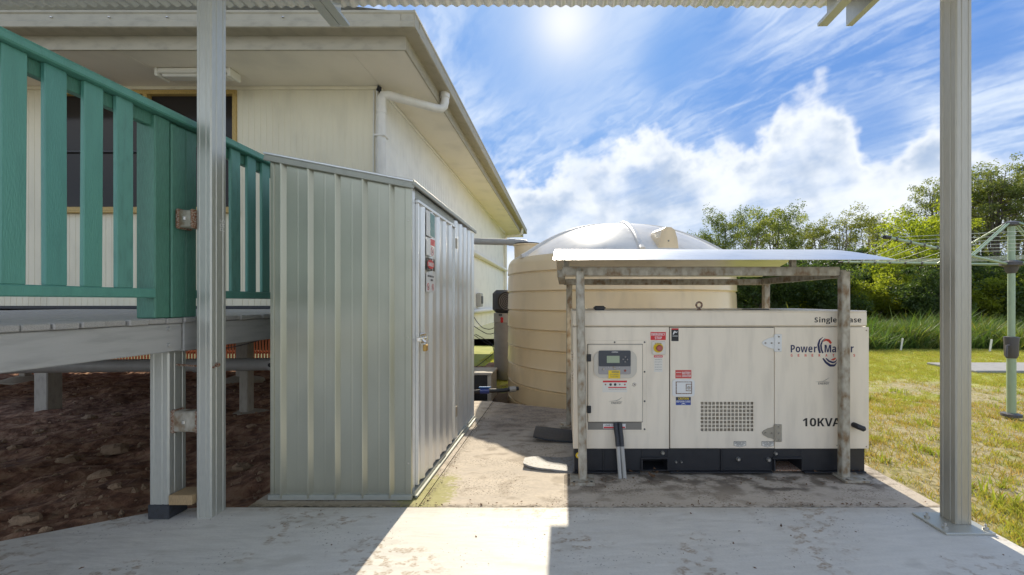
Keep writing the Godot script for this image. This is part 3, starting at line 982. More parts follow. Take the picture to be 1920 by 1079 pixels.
func make_house() -> void:
	var h := thing("house", "cream clad house on stumps with wide eaves and grey gutters", "house", Vector3(-2.02, -0.2, -4.55))
	var X := -2.02
	var D := 4.55
	var back := 14.4
	var under := 1.055
	var soffit := 3.45
	# front wall round the window
	var wl := -5.60
	var wr := -3.575
	var wb := 2.09
	part(h, "front_wall", cladding(Vector3(-11, under, -D), Vector3(wl, under, -D), Vector3(0, 0, 1), soffit - under), M.cream_wall)
	part(h, "front_wall", cladding(Vector3(wl, under, -D), Vector3(wr, under, -D), Vector3(0, 0, 1), wb - under), M.cream_wall)
	part(h, "front_wall", cladding(Vector3(wr, under, -D), Vector3(X - 0.035, under, -D), Vector3(0, 0, 1), soffit - under), M.cream_wall)
	# side wall, and the walls away from the camera
	part(h, "side_wall", cladding(Vector3(X, 0.86, -D - 0.04), Vector3(X, 0.86, -back), Vector3(1, 0, 0), soffit - 0.86, 0.1), M.cream_wall_lit)
	part(h, "side_skirt", Shape.new().slab(Vector3(X - 0.05, 0.50, -back), Vector3(X - 0.006, 0.855, -D - 0.5), 0.004), M.cream_wall_lit)
	part(h, "rear_wall", Shape.new().slab(Vector3(-4.2, 0.9, -back - 0.1), Vector3(X - 0.002, soffit, -back - 0.002)), M.cream_wall)
	part(h, "rear_wall", Shape.new().slab(Vector3(-11, 0.9, -9.2), Vector3(-4.2, soffit, -9.1)), M.cream_wall)
	part(h, "inner_wall", Shape.new().slab(Vector3(-4.3, 0.9, -back), Vector3(-4.2, soffit, -9.2)), M.cream_wall)
	part(h, "inner_wall", Shape.new().slab(Vector3(-11.1, 0.9, -9.2), Vector3(-11.0, soffit, -D)), M.cream_wall)
	part(h, "floor", Shape.new().slab(Vector3(-11, 0.88, -9.1), Vector3(X - 0.06, 1.0, -D - 0.02)), M.deck_grey)
	part(h, "floor", Shape.new().slab(Vector3(-4.2, 0.88, -back), Vector3(X - 0.06, 1.0, -9.1)), M.deck_grey)
	part(h, "ceiling", Shape.new().slab(Vector3(-11, soffit + 0.005, -9.1), Vector3(X - 0.06, soffit + 0.03, -D - 0.06)), M.soffit)
	part(h, "ceiling", Shape.new().slab(Vector3(-4.2, soffit + 0.005, -back), Vector3(X - 0.06, soffit + 0.03, -9.1)), M.soffit)
	part(h, "bearer", Shape.new().slab(Vector3(-11, 0.70, -D - 0.16), Vector3(X - 0.08, 0.875, -D - 0.06), 0.005), M.deck_grey)
	part(h, "bearer", Shape.new().slab(Vector3(-11, 0.70, -7.0), Vector3(X - 0.08, 0.875, -6.9), 0.005), M.deck_grey)
	part(h, "corner_trim", Shape.new().slab(Vector3(X - 0.035, under, -D - 0.04), Vector3(X + 0.004, soffit - 0.002, -D + 0.006), 0.003), M.cream_wall)
	part(h, "eave_moulding", Shape.new().slab(Vector3(-11, soffit - 0.035, -D + 0.001), Vector3(X + 0.005, soffit - 0.001, -D + 0.022), 0.004), M.cream_wall)
	part(h, "eave_moulding", Shape.new().slab(Vector3(X + 0.002, soffit - 0.035, -back), Vector3(X + 0.022, soffit - 0.001, -D + 0.02), 0.004), M.cream_wall_lit)
	part(h, "shadow_gap_strip", Shape.new().slab(Vector3(-11, 1.022, -D - 0.03), Vector3(X, under - 0.002, -D + 0.012), 0.002), M.rubber)  # dark strip standing in for the shadow gap under the cladding

	# eaves: soffit sheets with joint strips, fascia, gutter
	var fe := 3.88                   # front fascia
	var se := -1.485                 # side fascia
	for j in [[-11.0, -6.57], [-6.565, -4.172], [-4.167, -2.0]]:
		part(h, "soffit_sheet", Shape.new().slab(Vector3(j[0], soffit, -D - 0.05), Vector3(j[1], soffit + 0.005, -fe)), M.soffit)
	for x in [-6.567, -4.169]:
		part(h, "joint_strip", Shape.new().slab(Vector3(x - 0.014, soffit - 0.005, -D + 0.02), Vector3(x + 0.014, soffit - 0.0005, -fe - 0.002), 0.001), M.soffit)
	var z := fe
	for step in [1.05, 2.4, 2.4, 2.4, 2.4]:
		part(h, "soffit_sheet", Shape.new().slab(Vector3(-1.997, soffit, -(z + step - 0.005)), Vector3(se, soffit + 0.005, -z)), M.soffit)
		z += step
		part(h, "joint_strip", Shape.new().slab(Vector3(X + 0.02, soffit - 0.004, -z - 0.012), Vector3(se - 0.002, soffit - 0.0005, -z + 0.012), 0.001), M.soffit)
	part(h, "fascia", Shape.new().slab(Vector3(-11, soffit - 0.012, -fe), Vector3(se + 0.02, 3.60, -fe + 0.02), 0.003), M.gutter_paint)
	part(h, "fascia", Shape.new().slab(Vector3(se, soffit - 0.012, -15.1), Vector3(se + 0.02, 3.60, -fe - 0.001), 0.003), M.gutter_paint)
	part(h, "eave_box", Shape.new().slab(Vector3(-4.2, soffit - 0.01, -15.1), Vector3(se - 0.002, 3.60, -15.08)), M.soffit)
	part(h, "soffit_sheet", Shape.new().slab(Vector3(-4.2, soffit, -15.08), Vector3(se, soffit + 0.005, -z - 0.02)), M.soffit)
	# the gutter: a trough with a rolled lip
	var trough := func(p: Vector3, o: Vector3, along: Vector3) -> Shape:
		var s := Shape.new()
		var l := []
		for q in [[0.0, 0.145], [0.0, 0.0], [0.118, 0.0], [0.126, 0.006], [0.128, 0.055], [0.122, 0.062], [0.122, 0.120], [0.130, 0.132], [0.130, 0.150], [0.120, 0.155], [0.114, 0.150]]:
			l.append(p + o * q[0] + Vector3.UP * q[1])
		s.sheet(l, along, 0.0015)
		return s
	part(h, "gutter", trough.call(Vector3(-11, 3.566, -fe + 0.021), Vector3(0, 0, 1), Vector3(11 + se + 0.15, 0, 0)), M.gutter_paint)
	part(h, "gutter", trough.call(Vector3(se + 0.021, 3.566, -15.15), Vector3(1, 0, 0), Vector3(0, 0, 15.15 - fe + 0.15)), M.gutter_paint)
	for k in 13:
		var sx := -2.0 - 0.52 * k
		part(h, "gutter_rivet", Shape.new().lathe(Vector3(sx, 3.655, -fe + 0.149), [Vector2(0.0105, -0.004), Vector2(0.0105, 0.0), Vector2(0.006, 0.004), Vector2(0, 0.005)], 8), M.chrome)
	# roof above, sloping up to a ridge
	var rf := Shape.new()
	var line := []
	for i in 161:
		line.append(Vector3(-1.36 - 9.7 * i / 160.0, 3.74 + 0.11 * i * 9.7 / 160.0 + 0.008 * sin(i * PI), -fe + 0.08))
	rf.sheet(line, Vector3(0, 0, -(15.2 - fe + 0.08)), 0.002)
	part(h, "roof", rf, M.roof_sheet)

	# window: timber frame, mullion, two panes
	var win := part(h, "window", Shape.new().slab(Vector3(wl, wb, -D - 0.09), Vector3(wr, soffit - 0.04, -D - 0.085)), M.sign_black)
	var f := 0.045
	for b in [[wl, soffit - 0.037 - f, wr, soffit - 0.037], [wl - 0.02, wb, wr + 0.02, wb + f], [wl, wb + f, wl + f, soffit - 0.037 - f], [wr - f, wb + f, wr, soffit - 0.037 - f], [-4.60, wb + f, -4.55, soffit - 0.037 - f]]:
		part(win, "frame", Shape.new().slab(Vector3(b[0], b[1], -D - 0.08), Vector3(b[2], b[3], -D + 0.016), 0.004), M.timber_frame)
	part(win, "sill", Shape.new().slab(Vector3(wl - 0.03, wb - 0.028, -D - 0.02), Vector3(wr + 0.03, wb - 0.001, -D + 0.05), 0.006), M.timber_frame)
	for b in [[wl + f, -4.602], [-4.548, wr - f]]:
		part(win, "pane", Shape.new().slab(Vector3(b[0], wb + f, -D - 0.045), Vector3(b[1], soffit - 0.037 - f, -D - 0.04)), M.window_glass)
		part(win, "sash", Shape.new().slab(Vector3(b[0] + 0.004, 2.74, -D - 0.04), Vector3(b[1] - 0.004, 2.765, -D - 0.015), 0.003), M.black_plastic)

	# downpipes
	var r := 0.047
	var dp := Shape.new()
	var a0 := Vector3(-1.405, 3.57, -4.92)
	dp.tube([a0 + Vector3(0, 0.02, 0), a0 - Vector3(0, 0.10, 0), a0 - Vector3(0.012, 0.155, 0), a0 - Vector3(0.04, 0.195, -0.02), a0 - Vector3(0.09, 0.212, -0.07), Vector3(-1.90, 3.335, -4.50), Vector3(-1.945, 3.325, -4.487), Vector3(-1.963, 3.29, -4.483), Vector3(-1.965, 3.24, -4.482), Vector3(-1.965, 0.2, -4.482)], r, 16)
	var pipe := part(h, "downpipe", dp, M.pipe_white)
	part(pipe, "pipe_collar", Shape.new().tube([a0 + Vector3(0, 0.002, 0), a0 - Vector3(0, 0.06, 0)], r + 0.008, 16), M.pipe_white)
	part(pipe, "pipe_collar", Shape.new().tube([Vector3(-1.965, 3.19, -4.482), Vector3(-1.965, 3.13, -4.482)], r + 0.005, 16), M.pipe_white)
	part(pipe, "pipe_clip", Shape.new().slab(Vector3(-2.03, 2.87, -4.545), Vector3(-1.91, 2.89, -4.43), 0.004), M.pipe_white)
	dp = Shape.new()
	dp.tube([Vector3(-1.41, 3.57, -14.0), Vector3(-1.41, 3.42, -14.0), Vector3(-1.48, 3.33, -14.0), Vector3(-1.9, 3.30, -14.0), Vector3(-1.96, 3.24, -14.0), Vector3(-1.96, 0.2, -14.0)], 0.05, 10)
	part(h, "downpipe", dp, M.pipe_white)
	# wires beside the corner
	for k in [[-2.035, 0.012], [-2.068, 0.009]]:
		part(h, "corner_conduit", Shape.new().tube([Vector3(k[0], 3.40, -4.53), Vector3(k[0] - 0.004, 2.8, -4.528), Vector3(k[0] + 0.003, 1.1, -4.528)], k[1], 8), M.pipe_white)
	part(h, "conduit_end", Shape.new().tube([Vector3(-2.03, 3.40, -4.53), Vector3(-2.0, 3.44, -4.51)], 0.016, 8), M.black_plastic)
	part(h, "conduit_end", Shape.new().tube([Vector3(-1.99, 3.36, -4.50), Vector3(-1.985, 3.42, -4.50)], 0.015, 8), M.black_plastic)
	# pipes along the side wall
	part(h, "wall_pipe", Shape.new().tube([Vector3(X + 0.06, 2.17, -5.2), Vector3(X + 0.06, 2.165, -14.2)], 0.055, 12), M.pipe_white)
	part(h, "wall_pipe", Shape.new().tube([Vector3(X + 0.06, 0.885, -5.2), Vector3(X + 0.06, 0.875, -14.3)], 0.06, 12), M.pipe_white)
	var box := part(h, "outlet_box", Shape.new().slab(Vector3(X + 0.001, 0.98, -9.86), Vector3(X + 0.11, 1.30, -9.58), 0.02), M.pipe_grey)
	part(box, "outlet_socket", Shape.new().slab(Vector3(X + 0.105, 1.05, -9.80), Vector3(X + 0.125, 1.23, -9.64), 0.01), M.black_plastic)

	# fluorescent batten under the eave
	var t := thing("batten_light", "long white fluorescent batten fixed under the house eave", "light fitting", Vector3(-3.95, soffit - 0.06, -4.22))
	part(t, "housing", Shape.new().slab(Vector3(-4.07, soffit - 0.052, -4.30), Vector3(-3.37, soffit - 0.006, -4.16), 0.008), M.fitting_white)
	part(t, "diffuser", Shape.new().slab(Vector3(-4.05, soffit - 0.082, -4.285), Vector3(-3.39, soffit - 0.053, -4.175), 0.012), M.fitting_white)
	for x in [-4.085, -3.355]:
		part(t, "end_cap", Shape.new().slab(Vector3(x - 0.015, soffit - 0.088, -4.305), Vector3(x + 0.015, soffit - 0.004, -4.155), 0.008), M.fitting_white)

	# rusty red slatted screen at the far side of the underfloor
	var sc := thing("underfloor_screen", "red slatted screen closing off the far side under the house", "screen", Vector3(-8, -0.35, -9.0))
	var slat := Shape.new().box(Vector3.ZERO, Vector3(0.036, 1.12, 0.018), 0.003).mesh(M.screen_red)
	for k in 110:
		piece(sc, "slat", slat, Vector3(-12.8 + k * 0.0655, 0.315, -9.0))
	for y in [0.78, 0.0]:
		part(sc, "rail", Shape.new().slab(Vector3(-12.9, y - 0.03, -9.05), Vector3(-5.5, y + 0.03, -9.012), 0.004), M.screen_red)
	# stumps of the house
	for p in [[-5.85, 4.72, 0.15], [-9.0, 6.95, 0.1], [-5.4, 6.95, 0.1], [-2.2, 6.95, 0.1], [-3.6, 4.72, 0.1]]:
		var st := part(h, "stump", Shape.new().slab(Vector3(p[0] - p[2] / 2, -0.4, -p[1] - p[2] / 2), Vector3(p[0] + p[2] / 2, 0.70, -p[1] + p[2] / 2), 0.008), M.stump)
		part(st, "stump_footing", Shape.new().lathe(Vector3(p[0], -0.38, -p[1]), [Vector2(0.36, 0.0), Vector2(0.33, 0.17), Vector2(0.12, 0.24), Vector2(0, 0.24)], 12), M.stump)

# ---------------------------------------------------------------- deck and its balustrade
func make_deck() -> void:
	var DX := -1.955
	var top := 1.018
	var dk := thing("timber_deck", "raised grey timber deck with board ends along its edge", "deck", Vector3(DX, 0, -2.2))
	var boards := []
	for k in 3:
		boards.append(Shape.new().box(Vector3.ZERO, Vector3(3.4, 0.026, 0.086), 0.004).mesh(M.deck_board))
	rng.seed = 7
	for k in 43:
		var d := 0.62 + 0.0915 * k
		if d > 4.50:
			break
		piece(dk, "deck_board", boards[k % 3], Vector3(DX + 0.012 - 1.7 + rng.randf_range(-0.006, 0.006), top - 0.013 + rng.randf_range(-0.001, 0.001), -d))
	part(dk, "edge_beam", Shape.new().slab(Vector3(DX - 0.05, 0.85, -2.135), Vector3(DX - 0.005, top - 0.028, -0.3), 0.004), M.deck_grey)
	part(dk, "edge_beam", Shape.new().slab(Vector3(DX - 0.05, 0.85, -4.5), Vector3(DX - 0.005, top - 0.028, -2.245), 0.004), M.deck_grey)
	for d in [0.8, 2.30, 4.2]:
		part(dk, "joist", Shape.new().slab(Vector3(-5.3, 0.86, -d - 0.045), Vector3(DX - 0.055, top - 0.030, -d), 0.004), M.deck_grey)
	for q in [[0.965, 2.06], [0.885, 2.06]]:
		part(dk, "beam_bolt", Shape.new().tube([Vector3(DX - 0.006, q[0], -q[1]), Vector3(DX + 0.006, q[0], -q[1])], 0.009, 10), M.deck_grey)
	# timber post foot and the galvanised stump under it
	part(dk, "post_foot", Shape.new().slab(Vector3(DX - 0.098, 0.845, -2.238), Vector3(DX - 0.003, 1.02, -2.142), 0.004), M.deck_grey)
	var st := part(dk, "steel_stump", channel(Vector3(-2.045, 0.0, -2.15), 0.098, 0.102, 0.845), M.galvanised)
	part(st, "top_plate", Shape.new().slab(Vector3(-2.10, 0.840, -2.21), Vector3(-1.985, 0.848, -2.09), 0.001), M.galvanised)
	part(st, "base_collar", Shape.new().slab(Vector3(-2.098, 0.001, -2.203), Vector3(-1.991, 0.075, -2.094), 0.004), M.rubber)
	part(st, "timber_block", Shape.new().slab(Vector3(-1.99, 0.075, -2.19), Vector3(-1.872, 0.125, -2.09), 0.004), M.raw_timber)
	for b in [[0.435, 0.54, -1.995, -1.868, 2.115, 2.175], [1.475, 1.562, -1.945, -1.868, 2.09, 2.165]]:
		var br := part(st, "rusty_bracket", Shape.new().slab(Vector3(b[2], b[0], -b[5]), Vector3(b[3], b[1], -b[4]), 0.006), M.galvanised_old)
		part(br, "bracket_bolt", Shape.new().lathe(Vector3((b[2] + b[3]) / 2, (b[0] + b[1]) / 2, -b[4]), [Vector2(0.009, -0.008), Vector2(0.009, 0.008), Vector2(0.004, 0.011), Vector2(0, 0.011)], 8), M.bolt_zinc)
		part(br, "bracket_weld", Shape.new().slab(Vector3(b[2] - 0.008, b[0] - 0.007, -b[5] - 0.004), Vector3(b[2] + 0.013, b[1] + 0.007, -b[4] + 0.004), 0.006), M.rust)
		part(br, "bracket_weld", Shape.new().slab(Vector3(b[3] - 0.010, b[0] - 0.005, -b[5] - 0.004), Vector3(b[3] + 0.003, b[1] + 0.005, -b[4] + 0.004), 0.005), M.rust)
	part(st, "threaded_rod", Shape.new().tube([Vector3(-2.0, 0.775, -2.145), Vector3(-1.78, 0.765, -2.12)], 0.006, 8), M.rust)

	# balustrade
	var bl := thing("deck_balustrade", "green painted timber balustrade with wide pickets on the deck edge", "balustrade", Vector3(DX, top, -2.2))
	var rail := Shape.new()
	var l := []
	for q in [[-0.045, 0.0], [0.040, 0.0], [0.046, 0.006], [0.046, 0.026], [0.038, 0.040], [0.0, 0.050], [-0.038, 0.040], [-0.046, 0.026], [-0.045, 0.0]]:
		l.append(Vector3(DX - 0.015 + q[0], 2.005 + q[1], -0.2))
	rail.sheet(l, Vector3(0, 0, -4.25))
	part(bl, "top_rail", rail, M.paint_teal_light)
	part(bl, "upper_rail", Shape.new().slab(Vector3(DX - 0.058, 1.945, -4.4), Vector3(DX - 0.022, 2.004, -0.2), 0.003), M.paint_teal)
	part(bl, "bottom_rail", Shape.new().slab(Vector3(DX - 0.052, 1.118, -1.99), Vector3(DX + 0.006, 1.162, -0.2), 0.005), M.paint_teal_light)
	part(bl, "bottom_rail", Shape.new().slab(Vector3(DX - 0.052, 1.118, -4.4), Vector3(DX + 0.006, 1.162, -2.26), 0.005), M.paint_teal_light)
	var pickets := []
	for paint in [M.paint_teal_light, M.paint_teal_worn, M.paint_teal_cool, M.paint_teal_light, M.paint_teal_cool]:
		pickets.append(Shape.new().box(Vector3.ZERO, Vector3(0.019, 0.843, 0.071), 0.003).mesh(paint))
	var d := 1.474 - 0.1255 * 8
	var k := 0
	while d < 4.4:
		if d < 1.93 or d > 2.27:
			piece(bl, "picket", pickets[k % 5], Vector3(DX - 0.010 + rng.randf_range(-0.002, 0.002), 1.583, -d - 0.005), Basis(Vector3.RIGHT, rng.randf_range(-0.006, 0.006)))
		d += 0.1255
		k += 1
	part(bl, "balustrade_post", Shape.new().slab(Vector3(DX - 0.096, top + 0.001, -2.07), Vector3(DX - 0.004, 2.0, -1.992), 0.005), M.paint_teal)
	part(bl, "balustrade_post", Shape.new().slab(Vector3(DX - 0.086, top + 0.001, -2.152), Vector3(DX - 0.001, 1.99, -2.074), 0.005), M.paint_teal)
	part(bl, "balustrade_post", Shape.new().slab(Vector3(DX - 0.090, top + 0.001, -2.222), Vector3(DX - 0.006, 1.995, -2.156), 0.005), M.paint_teal)

# a rolled channel post: a square tube with pressed grooves on each side
func channel(at_: Vector3, w: float, d: float, high: float) -> Shape:
	var s := Shape.new()
	var hw := w / 2
	var hd := d / 2
	var g := 0.0022
	var l := []
	var side := func(a: Vector2, b: Vector2, o: Vector2) -> void:
		for q in [[0.0, 0.0], [0.18, 0.0], [0.21, -g], [0.30, -g], [0.33, 0.0], [0.67, 0.0], [0.70, -g], [0.79, -g], [0.82, 0.0], [1.0, 0.0]]:
			var p: Vector2 = a.lerp(b, q[0]) + o * q[1]
			l.append(at_ + Vector3(p.x, 0, p.y))
	var c := 0.006
	side.call(Vector2(-hw + c, hd), Vector2(hw - c, hd), Vector2(0, 1))
	side.call(Vector2(hw, hd - c), Vector2(hw, -hd + c), Vector2(1, 0))
	side.call(Vector2(hw - c, -hd), Vector2(-hw + c, -hd), Vector2(0, -1))
	side.call(Vector2(-hw, -hd + c), Vector2(-hw, hd - c), Vector2(-1, 0))
	l.append(l[0])
	s.sheet(l, Vector3.UP * high)
	s.slab(at_ + Vector3(-hw + c, high - 0.004, -hd + c), at_ + Vector3(hw - c, high, hd - c))
	return s

# ---------------------------------------------------------------- carport
func make_carport() -> void:
	var cp := thing("carport", "open carport of galvanised posts under a corrugated roof", "carport", Vector3(0, 0, -2.1))
	part(cp, "post", channel(Vector3(-1.828, 0.0, -2.158), 0.077, 0.098, 3.05), M.galvanised)
	var lp := cp.get_node("post")
	lettering(lp, "PR5", Vector3(-1.7885, 1.500, -2.178), 0.062, 0.030, M.sign_white, Basis(Vector3.UP, PI / 2) * Basis(Vector3.BACK, PI / 2), false)
	part(lp, "post_bolt", Shape.new().tube([Vector3(-1.789, 0.775, -2.14), Vector3(-1.775, 0.775, -2.14)], 0.011, 6), M.rust)
	var rp := part(cp, "post", channel(Vector3(1.955, 0.012, -2.075), 0.080, 0.094, 3.04), M.galvanised_shade)
	part(rp, "base_plate", Shape.new().slab(Vector3(1.80, 0.0005, -2.15), Vector3(2.035, 0.011, -1.955), 0.002), M.galvanised)
	for q in [[1.835, 2.10], [1.835, 2.0], [2.015, 1.985]]:
		part(rp, "anchor_bolt", Shape.new().lathe(Vector3(q[0], 0.011, -q[1]), [Vector2(0.013, 0.0), Vector2(0.013, 0.011), Vector2(0.006, 0.012), Vector2(0.006, 0.026), Vector2(0, 0.026)], 6), M.bolt_zinc)
	# more posts behind the camera
	part(cp, "post", channel(Vector3(-1.828, 0.0, -0.42), 0.077, 0.098, 3.05), M.galvanised)
	part(cp, "post", channel(Vector3(1.955, 0.0, -0.42), 0.080, 0.094, 3.05), M.galvanised)
	# rafters, C sections
	var c := func(x: float, flange: float) -> Shape:
		var s := Shape.new()
		var l := []
		for q in [[flange, 0.02], [flange, 0.0], [0.0, 0.0], [0.0, 0.19], [flange, 0.19], [flange, 0.17]]:
			l.append(Vector3(x + q[0], 3.055 + q[1], -2.95))
		s.sheet(l, Vector3(0, 0, 2.6), 0.0022)
		return s
	part(cp, "rafter", c.call(-1.588, -0.064), M.galvanised)
	part(cp, "rafter", c.call(-1.582, 0.064), M.galvanised)
	part(cp, "rafter", c.call(1.868, -0.066), M.galvanised)
	part(cp, "rafter", c.call(2.004, 0.045), M.galvanised)
	# corrugated roof sheets
	for k in 6:
		var s := Shape.new()
		var line := []
		var x0 := 2.145 - 1.216 * k
		for i in 129:
			line.append(Vector3(x0 - 1.216 * i / 128.0, 3.262 + 0.0088 * cos(i / 8.0 * TAU) + (0.0012 if k % 2 else 0.0), -3.05 + 0.006 * (k % 3)))
		s.sheet(line, Vector3(0, 0, 2.75), 0.0008)
		part(cp, "roof_sheet", s, M.roof_sheet)

# ---------------------------------------------------------------- garden shed
func make_shed() -> void:
	var x0 := -1.628
	var x1 := -0.853
	var f := 2.318
	var b := 3.90
	var sh := thing("garden_shed", "narrow ribbed metal garden shed with a sloping roof and side door", "shed", Vector3((x0 + x1) / 2, 0, -(f + b) / 2))
	var roof_at := func(x: float) -> float:
		return lerpf(1.900, 1.752, (x - x0) / (x1 - x0))
	# ribbed sheet from a to b (both at the foot), top by a function
	var ribs := func(a: Vector3, e: Vector3, out: Vector3, first: float, y0: float, top: Callable) -> Shape:
		var s := Shape.new()
		var dir := (e - a).normalized()
		var length := (e - a).length()
		var pts := [[0.0, 0.0]]
		var p := first
		var ridge := [[0.0, 0.0], [0.006, 0.020], [0.008, 0.0225], [0.012, 0.0225], [0.015, 0.020], [0.031, 0.0], [0.088, 0.0], [0.090, 0.0006], [0.094, 0.0006], [0.096, 0.0], [0.122, 0.0]]
		if out.x > 0.0:
			ridge = [[0.0, 0.0], [0.019, 0.014], [0.022, 0.016], [0.028, 0.016], [0.031, 0.014], [0.037, 0.0], [0.074, 0.0], [0.078, 0.001], [0.086, 0.001], [0.090, 0.0], [0.106, 0.0], [0.110, 0.001], [0.118, 0.001], [0.122, 0.0]]
		while p < length - 0.045:
			# a steep flank, a crest and a broad flank; two swages in the pan
			for q in ridge:
				if p + q[0] < length:
					pts.append([p + q[0], q[1]])
			p += 0.1505
		pts.append([length, 0.0])
		for i in pts.size() - 1:
			var g: Vector3 = a + dir * pts[i][0] + out * pts[i][1]
			var h: Vector3 = a + dir * pts[i + 1][0] + out * pts[i + 1][1]
			g.y = y0
			h.y = y0
			var g2 := Vector3(g.x, top.call(g.x), g.z)
			var h2 := Vector3(h.x, top.call(h.x), h.z)
			s.quad(g, h, h2, g2)
		return s
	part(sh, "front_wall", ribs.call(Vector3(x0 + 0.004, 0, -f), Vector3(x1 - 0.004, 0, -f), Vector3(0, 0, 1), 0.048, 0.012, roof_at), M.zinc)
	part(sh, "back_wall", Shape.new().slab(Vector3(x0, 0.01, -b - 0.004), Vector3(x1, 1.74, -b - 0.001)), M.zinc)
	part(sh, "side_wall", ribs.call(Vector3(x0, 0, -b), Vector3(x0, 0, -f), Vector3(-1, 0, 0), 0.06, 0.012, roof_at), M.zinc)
	var ds := 2.388
	var de := 3.215
	part(sh, "corner_panel", Shape.new().slab(Vector3(x1 - 0.004, 0.02, -ds + 0.003), Vector3(x1, 1.745, -f - 0.012)), M.zinc_lit)
	var door := part(sh, "door", ribs.call(Vector3(x1 + 0.003, 0, -ds), Vector3(x1 + 0.003, 0, -de), Vector3(1, 0, 0), 0.085, 0.045, func(_x): return 1.685), M.zinc_lit)
	part(sh, "side_wall", ribs.call(Vector3(x1, 0, -de - 0.006), Vector3(x1, 0, -b), Vector3(1, 0, 0), 0.03, 0.02, func(_x): return 1.735), M.zinc_lit)
	part(sh, "door_header", Shape.new().slab(Vector3(x1 - 0.01, 1.690, -de), Vector3(x1 + 0.002, 1.745, -ds), 0.002), M.zinc_trim)
	part(door, "door_frame", Shape.new().slab(Vector3(x1 - 0.002, 1.668, -de), Vector3(x1 + 0.020, 1.688, -ds), 0.003), M.zinc_lit)
	part(door, "door_frame", Shape.new().slab(Vector3(x1 - 0.002, 0.045, -ds - 0.016), Vector3(x1 + 0.019, 1.666, -ds), 0.003), M.zinc_lit)
	part(door, "door_frame", Shape.new().slab(Vector3(x1 - 0.002, 0.045, -de), Vector3(x1 + 0.019, 1.666, -de + 0.016), 0.003), M.zinc_lit)
	for y in [1.55, 0.25]:
		part(door, "hinge", Shape.new().slab(Vector3(x1 + 0.018, y - 0.04, -de - 0.02), Vector3(x1 + 0.026, y + 0.04, -de + 0.014), 0.002), M.galvanised_old)
	# trims: flashing, corner angles, base channel
	part(sh, "corner_trim", Shape.new().slab(Vector3(x1 - 0.030, 0.012, -f - 0.01), Vector3(x1 + 0.006, 1.750, -f + 0.006), 0.002), M.zinc)
	part(sh, "corner_trim", Shape.new().slab(Vector3(x0 - 0.006, 0.012, -f - 0.02), Vector3(x0 + 0.016, 1.895, -f + 0.005), 0.002), M.zinc)
	part(sh, "base_channel", Shape.new().slab(Vector3(x0 - 0.012, 0.0, -f - 0.01), Vector3(x1 + 0.010, 0.028, -f + 0.018), 0.003), M.zinc_trim)
	for k in 2:
		part(sh, "base_channel", Shape.new().slab(Vector3(x1 - 0.01, 0.0, -b), Vector3(x1 + 0.034 - 0.014 * k, 0.012 + 0.022 * k, -f - 0.012), 0.002), M.zinc_trim)
	# roof: sheet with a folded edge
	var rise := Vector3(x1 - x0 + 0.05, -0.148 * 1.06, 0)
	var across := Basis(rise.normalized(), Vector3(0.188, 0.982, 0), Vector3.BACK)
	var roof := Shape.new().box(Vector3((x0 + x1) / 2, 1.842, -(f + b) / 2), Vector3(rise.length(), 0.012, b - f + 0.07), 0.003, across)
	var rp := part(sh, "roof", roof, M.zinc_lit)
	part(rp, "front_flashing", Shape.new().box(Vector3((x0 + x1) / 2, 1.823, -f + 0.020), Vector3(rise.length() + 0.006, 0.040, 0.012), 0.003, across), M.zinc_trim)
	part(rp, "side_flashing", Shape.new().slab(Vector3(x1 + 0.016, 1.742, -b - 0.03), Vector3(x1 + 0.030, 1.772, -f + 0.03), 0.004), M.zinc_trim)
	for q in [0.2, 0.9, 1.55]:
		part(sh, "screw", Shape.new().lathe(Vector3(x1 - 0.012, q, -f + 0.006), [Vector2(0.006, -0.002), Vector2(0.006, 0.003), Vector2(0, 0.004)], 6), M.bolt_zinc)
	for k in 7:
		part(sh, "screw", Shape.new().lathe(Vector3(x1 + 0.008, 0.35 + k * 0.19, -ds - 0.008), [Vector2(0.005, -0.002), Vector2(0.005, 0.003), Vector2(0, 0.004)], 6), M.bolt_zinc)
	# warning signs on the door, in a pan between ribs
	var face := Basis(Vector3.UP, PI / 2)
	var sx := x1 + 0.0175
	var sign_ := func(d0: float, d1: float, y0: float, y1: float, mat: Material, lift := 0.0) -> MeshInstance3D:
		return part(sh, "warning_sign", Shape.new().slab(Vector3(sx - 0.001, y0, -d1), Vector3(sx + 0.0008 + lift, y1, -d0), 0.0), mat)
	var mid := 2.610
	var lo := 2.528
	var hi := 2.692
	var s1 = sign_.call(lo, hi, 1.505, 1.660, M.sign_white)
	part(s1, "sign_picture", Shape.new().slab(Vector3(sx, 1.510, -hi + 0.004), Vector3(sx + 0.0016, 1.655, -mid + 0.01)), M.sign_teal)
	var s2 = sign_.call(lo, hi, 1.385, 1.495, M.sign_white)
	part(s2, "sign_band", Shape.new().slab(Vector3(sx, 1.455, -hi), Vector3(sx + 0.0016, 1.495, -mid + 0.005)), M.sign_red)
	ring_mark(s2, Vector3(sx + 0.0014, 1.419, -2.640), 0.028, true)
	var s3 = sign_.call(lo, hi, 1.295, 1.372, M.sign_black)
	part(s3, "sign_oval", Shape.new().prism(oval(Vector3(sx, 1.3335, -mid), 0.066, 0.028, face), Vector3(0.0016, 0, 0)), M.sign_red)
	lettering(s3, "DANGER", Vector3(sx + 0.0022, 1.3335, -mid), 0.10, 0.025, M.sign_white, face)
	var s4 = sign_.call(lo, hi, 1.160, 1.280, M.sign_white)
	lettering(s4, "RESTRICTED", Vector3(sx + 0.0016, 1.258, -mid), 0.12, 0.012, M.sign_black, face)
	lettering(s4, "AREA", Vector3(sx + 0.0016, 1.236, -mid - 0.02), 0.05, 0.012, M.sign_black, face)
	ring_mark(s4, Vector3(sx + 0.0014, 1.192, -2.650), 0.022, true)
